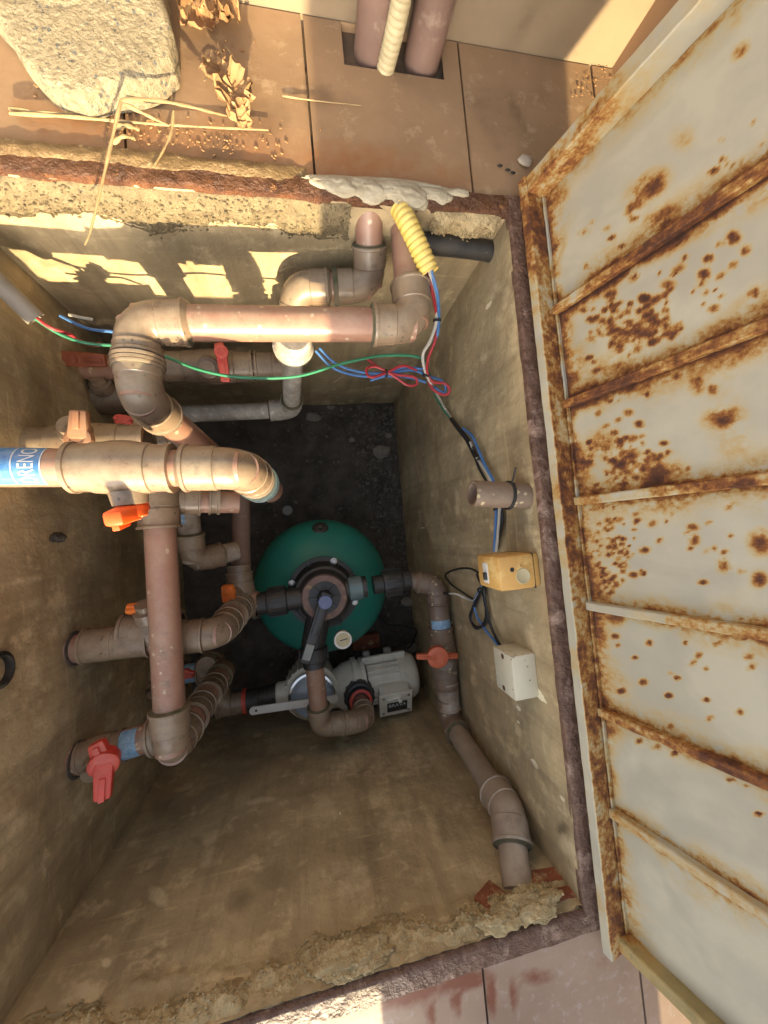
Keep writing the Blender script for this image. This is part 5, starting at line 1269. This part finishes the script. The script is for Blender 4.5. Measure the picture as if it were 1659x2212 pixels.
lid_bar('side_rail', LP(LY0 + 0.015, 0.0), LP(LY0 + 0.015, LHT), (0, 1, 0), 0.024, 0.020, lambda V: np.clip(0.02 + 0.6 * np.exp(-((np.asarray(V) - np.array(L0)) @ np.array(lv)) / 0.05) + 0.12 * n01(V, 9, 2), 0, 1), 'lid_paint_ochre')
lid_bar('end_rail', LP(LY0, LHT - 0.016), LP(LY1, LHT - 0.016), lv, 0.032, 0.036, lambda V: np.clip(0.2 + 0.3 * n01(V, 9, 2), 0, 1))
for y in (-0.45, 0.0, 0.40):
    MB().lathe(Vector((L0.x - 0.012, y - 0.04, 0.010)), (0, 1, 0), [(0, 0.007), (0.038, 0.007), (0.039, 0.0062), (0.041, 0.0062), (0.042, 0.007), (0.08, 0.007)], 14).build('hinge', 'rust_bar', lid)

# ================================================================== THINGS LYING ON THE TILES
# rough stone slab
poly = [at(x, y, z=0.02) for x, y in ((-60, -60), (-20, 40), (35, 105), (70, 165), (110, 205), (150, 228), (190, 235), (235, 222), (290, 215), (345, 195), (380, 165), (388, 120), (372, 60), (360, -10), (345, -90), (200, -160), (0, -160))]
pts2 = []
for i in range(len(poly)):
    a, b = poly[i], poly[(i + 1) % len(poly)]
    for k in range(8): pts2.append(a.lerp(b, k / 8))
cen = sum(pts2, Vector()) / len(pts2)
rings = [(1.00, 0.004), (1.01, 0.02), (1.01, 0.036), (0.985, 0.044), (0.93, 0.047), (0.75, 0.046), (0.6, 0.047), (0.45, 0.047), (0.3, 0.047), (0.15, 0.047), (0.02, 0.047)]
sv = []; sf = []; N = len(pts2)
for (k, z) in rings:
    for p in pts2:
        q = cen + (p - cen) * k; q.z = z
        q += Vector((fbm(q, 22, 4), fbm(q + Vector((9, 0, 0)), 22, 4), 0)) * 0.004 + Vector((0, 0, 1)) * (0.003 * fbm(q, 7, 3) + 0.0016 * fbm(q, 90, 3)) * (1 if z > 0.03 else 0)
        q.z = max(0.002, q.z + (q.y - cen.y) * 0.16 * (q.z / 0.047) + 0.012 * (q.z / 0.047))
        sv.append(q)
for j in range(len(rings) - 1):
    for i in range(N):
        sf.append((j * N + i, j * N + (i + 1) % N, (j + 1) * N + (i + 1) % N, (j + 1) * N + i))
sf.append(tuple(range((len(rings) - 1) * N, len(rings) * N)))
tag(MB().add(sv, sf).build('stone_slab', 'stone', None, ang=60), 'pale speckled rough stone slab lying on the brown tiles', 'stone')
def straw(pts, rr, label, m='straw', name='straw'):
    p = spline(pts, 8); n = len(p)
    return tag(MB().sweep(p, [rr * (0.7 + 0.5 * abs(math.sin(i * 0.5))) * (1 - 0.5 * i / n) for i in range(n)], 7).build(name, m, None), label, 'straw')
straw([at(262, 214, z=0.06), at(240, 310, z=0.045), at(215, 420, z=0.03), at(195, 500, z=0.015), at(183, 530, z=0.012)], 0.0024, 'dry stalk hanging over the rim into the pit', name='dry_stalk')
straw([at(262, 216, z=0.06), at(330, 216, z=0.05), at(400, 228, z=0.035), at(460, 243, z=0.02), at(490, 250, z=0.008)], 0.0026, 'arched dry stalk rising from the stone slab', name='dry_stalk')
straw([at(20, 245, z=0.010), at(150, 252, z=0.010), at(260, 262, z=0.010), at(400, 272, z=0.010), at(580, 281, z=0.008)], 0.0026, 'long pale straw lying along the tiles below the slab')
straw([at(20, 235, z=0.008), at(90, 244, z=0.010), at(160, 246, z=0.008)], 0.0032, 'short split straw end beside the stone slab')
straw([at(375, 240, z=0.02), at(370, 285, z=0.012), at(350, 330, z=0.010), at(330, 362, z=0.008)], 0.0022, 'thin bent twig crossing the long pale straw')
straw([at(270, 225, z=0.03), at(320, 250, z=0.02), at(365, 272, z=0.014)], 0.0028, 'dry blade leaning from the arched stalk to straw')
straw([at(245, 310, z=0.005), at(265, 295, z=0.015), at(290, 298, z=0.006)], 0.0032, 'curled dry blade on the tiles near the rim')
straw([at(250, 275, z=0.006), at(275, 272, z=0.012), at(300, 280, z=0.005)], 0.004, 'flat curled chaff on the tiles under the stalk')
straw([at(610, 207, z=0.003), at(670, 216, z=0.004), at(780, 228, z=0.003)], 0.0014, 'hair thin grass stem across the tile joint')
for k, (x, y) in enumerate(((448, 135), (470, 150), (455, 165), (480, 120), (497, 115), (465, 140))):
    a = random.uniform(0, PI)
    p = at(x, y, z=0.006)
    straw([p - Vector((math.cos(a), math.sin(a), 0)) * 0.014, p + Vector((0, 0, 0.002)), p + Vector((math.cos(a), math.sin(a), 0)) * 0.014], 0.0013, 'needle thin dry grass piece beside the crumpled leaf', name='dry_needle')['group'] = 'dry needles by the crumpled leaf'
def leaf(pts, w, seed, label, curl=0.02, name='dry_leaf'):
    p = spline(pts, 12); n = len(p); vs_ = []; fs_ = []; K = 9
    for i, c in enumerate(p):
        t = (p[min(i + 1, n - 1)] - p[max(i - 1, 0)]).normalized(); s_ = t.cross(UP).normalized()
        ww = w * (0.25 + math.sin(PI * (i + 0.5) / n) ** 0.6) * (1 + 0.45 * fbm((i * 0.35, seed, 0), 1, 3))
        for k in range(K):
            u = k / (K - 1) - 0.5
            q = c + s_ * ww * u + UP * (curl * (abs(u) * 2) ** 1.6 * (0.6 + 0.8 * fbm((i * 0.18, u * 2, seed), 1, 2)) + 0.007 * fbm((i * 0.35, u * 4, seed + 3), 1, 3) + 0.005)
            q += s_ * 0.008 * fbm((i * 0.5, u * 2, seed + 8), 1, 2)
            q.z = max(q.z, 0.003)
            vs_.append(q)
    for i in range(n - 1):
        for k in range(K - 1):
            a = i * K + k; fs_.append((a, a + 1, a + K + 1, a + K))
    o = MB().add(vs_, fs_).build(name, 'dry_leaf', None, ang=30)
    return tag(o, label, 'leaf')
leaf([at(455, 150, z=0.01), at(480, 185, z=0.02), at(505, 205, z=0.02), at(515, 240, z=0.018), at(528, 285, z=0.006)], 0.045, 2.0, 'crumpled orange brown dry leaf at the end of the stalk', 0.028)
leaf([at(530, 195, z=0.008), at(512, 222, z=0.018), at(500, 250, z=0.01)], 0.035, 5.0, 'small torn dry leaf folded into the crumpled one', 0.025)
leaf([at(388, 20, z=0.008), at(430, 12, z=0.022), at(480, 20, z=0.022), at(520, 55, z=0.01)], 0.05, 7.0, 'large curled dry leaf beside the stone slab', 0.03)
leaf([at(395, 55, z=0.006), at(440, 60, z=0.012), at(500, 45, z=0.01)], 0.03, 9.0, 'thin dry leaf strip under the large curled leaf', 0.015)
db = MB()
for i in range(340):
    x, y = random.choice(((430, 300), (500, 310), (330, 300), (470, 110), (280, 275), (560, 300), (120, 180), (1270, 190), (1300, 160)))
    p = at(random.gauss(x, 45 if x < 1000 else 18), random.gauss(y, 22), z=0.0015)
    if -0.12 < p.y - YF < 0.03: continue
    pebble(db, p, random.choice((0.0006, 0.0009, 0.0012, 0.0016, 0.0022)), i)
o = db.build('litter', 'dry_leaf', None, smooth=False); o['kind'] = 'stuff'; tag(o, 'crumbs of dry leaf and grit on the tiles', 'litter')
p = at(1135, 346, z=0.006)
tag(mound('paint_chip', p, 0.016, 0.011, 0.005, 'pale_chip', None, 4.4, n=10), 'pale chip of mortar on the tile near the hatch corner', 'chip')
for (x, y) in ((1097, 367), (1108, 373), (1080, 358)):
    p = at(x, y, z=0.003)
    tag(mound('seed', p, 0.006, 0.0025, 0.002, 'black_rubber', None, x * 0.1, n=8, rough=0.1), 'small dark seed on the tile near the pale chip', 'seed', 'dark seeds on the tile')
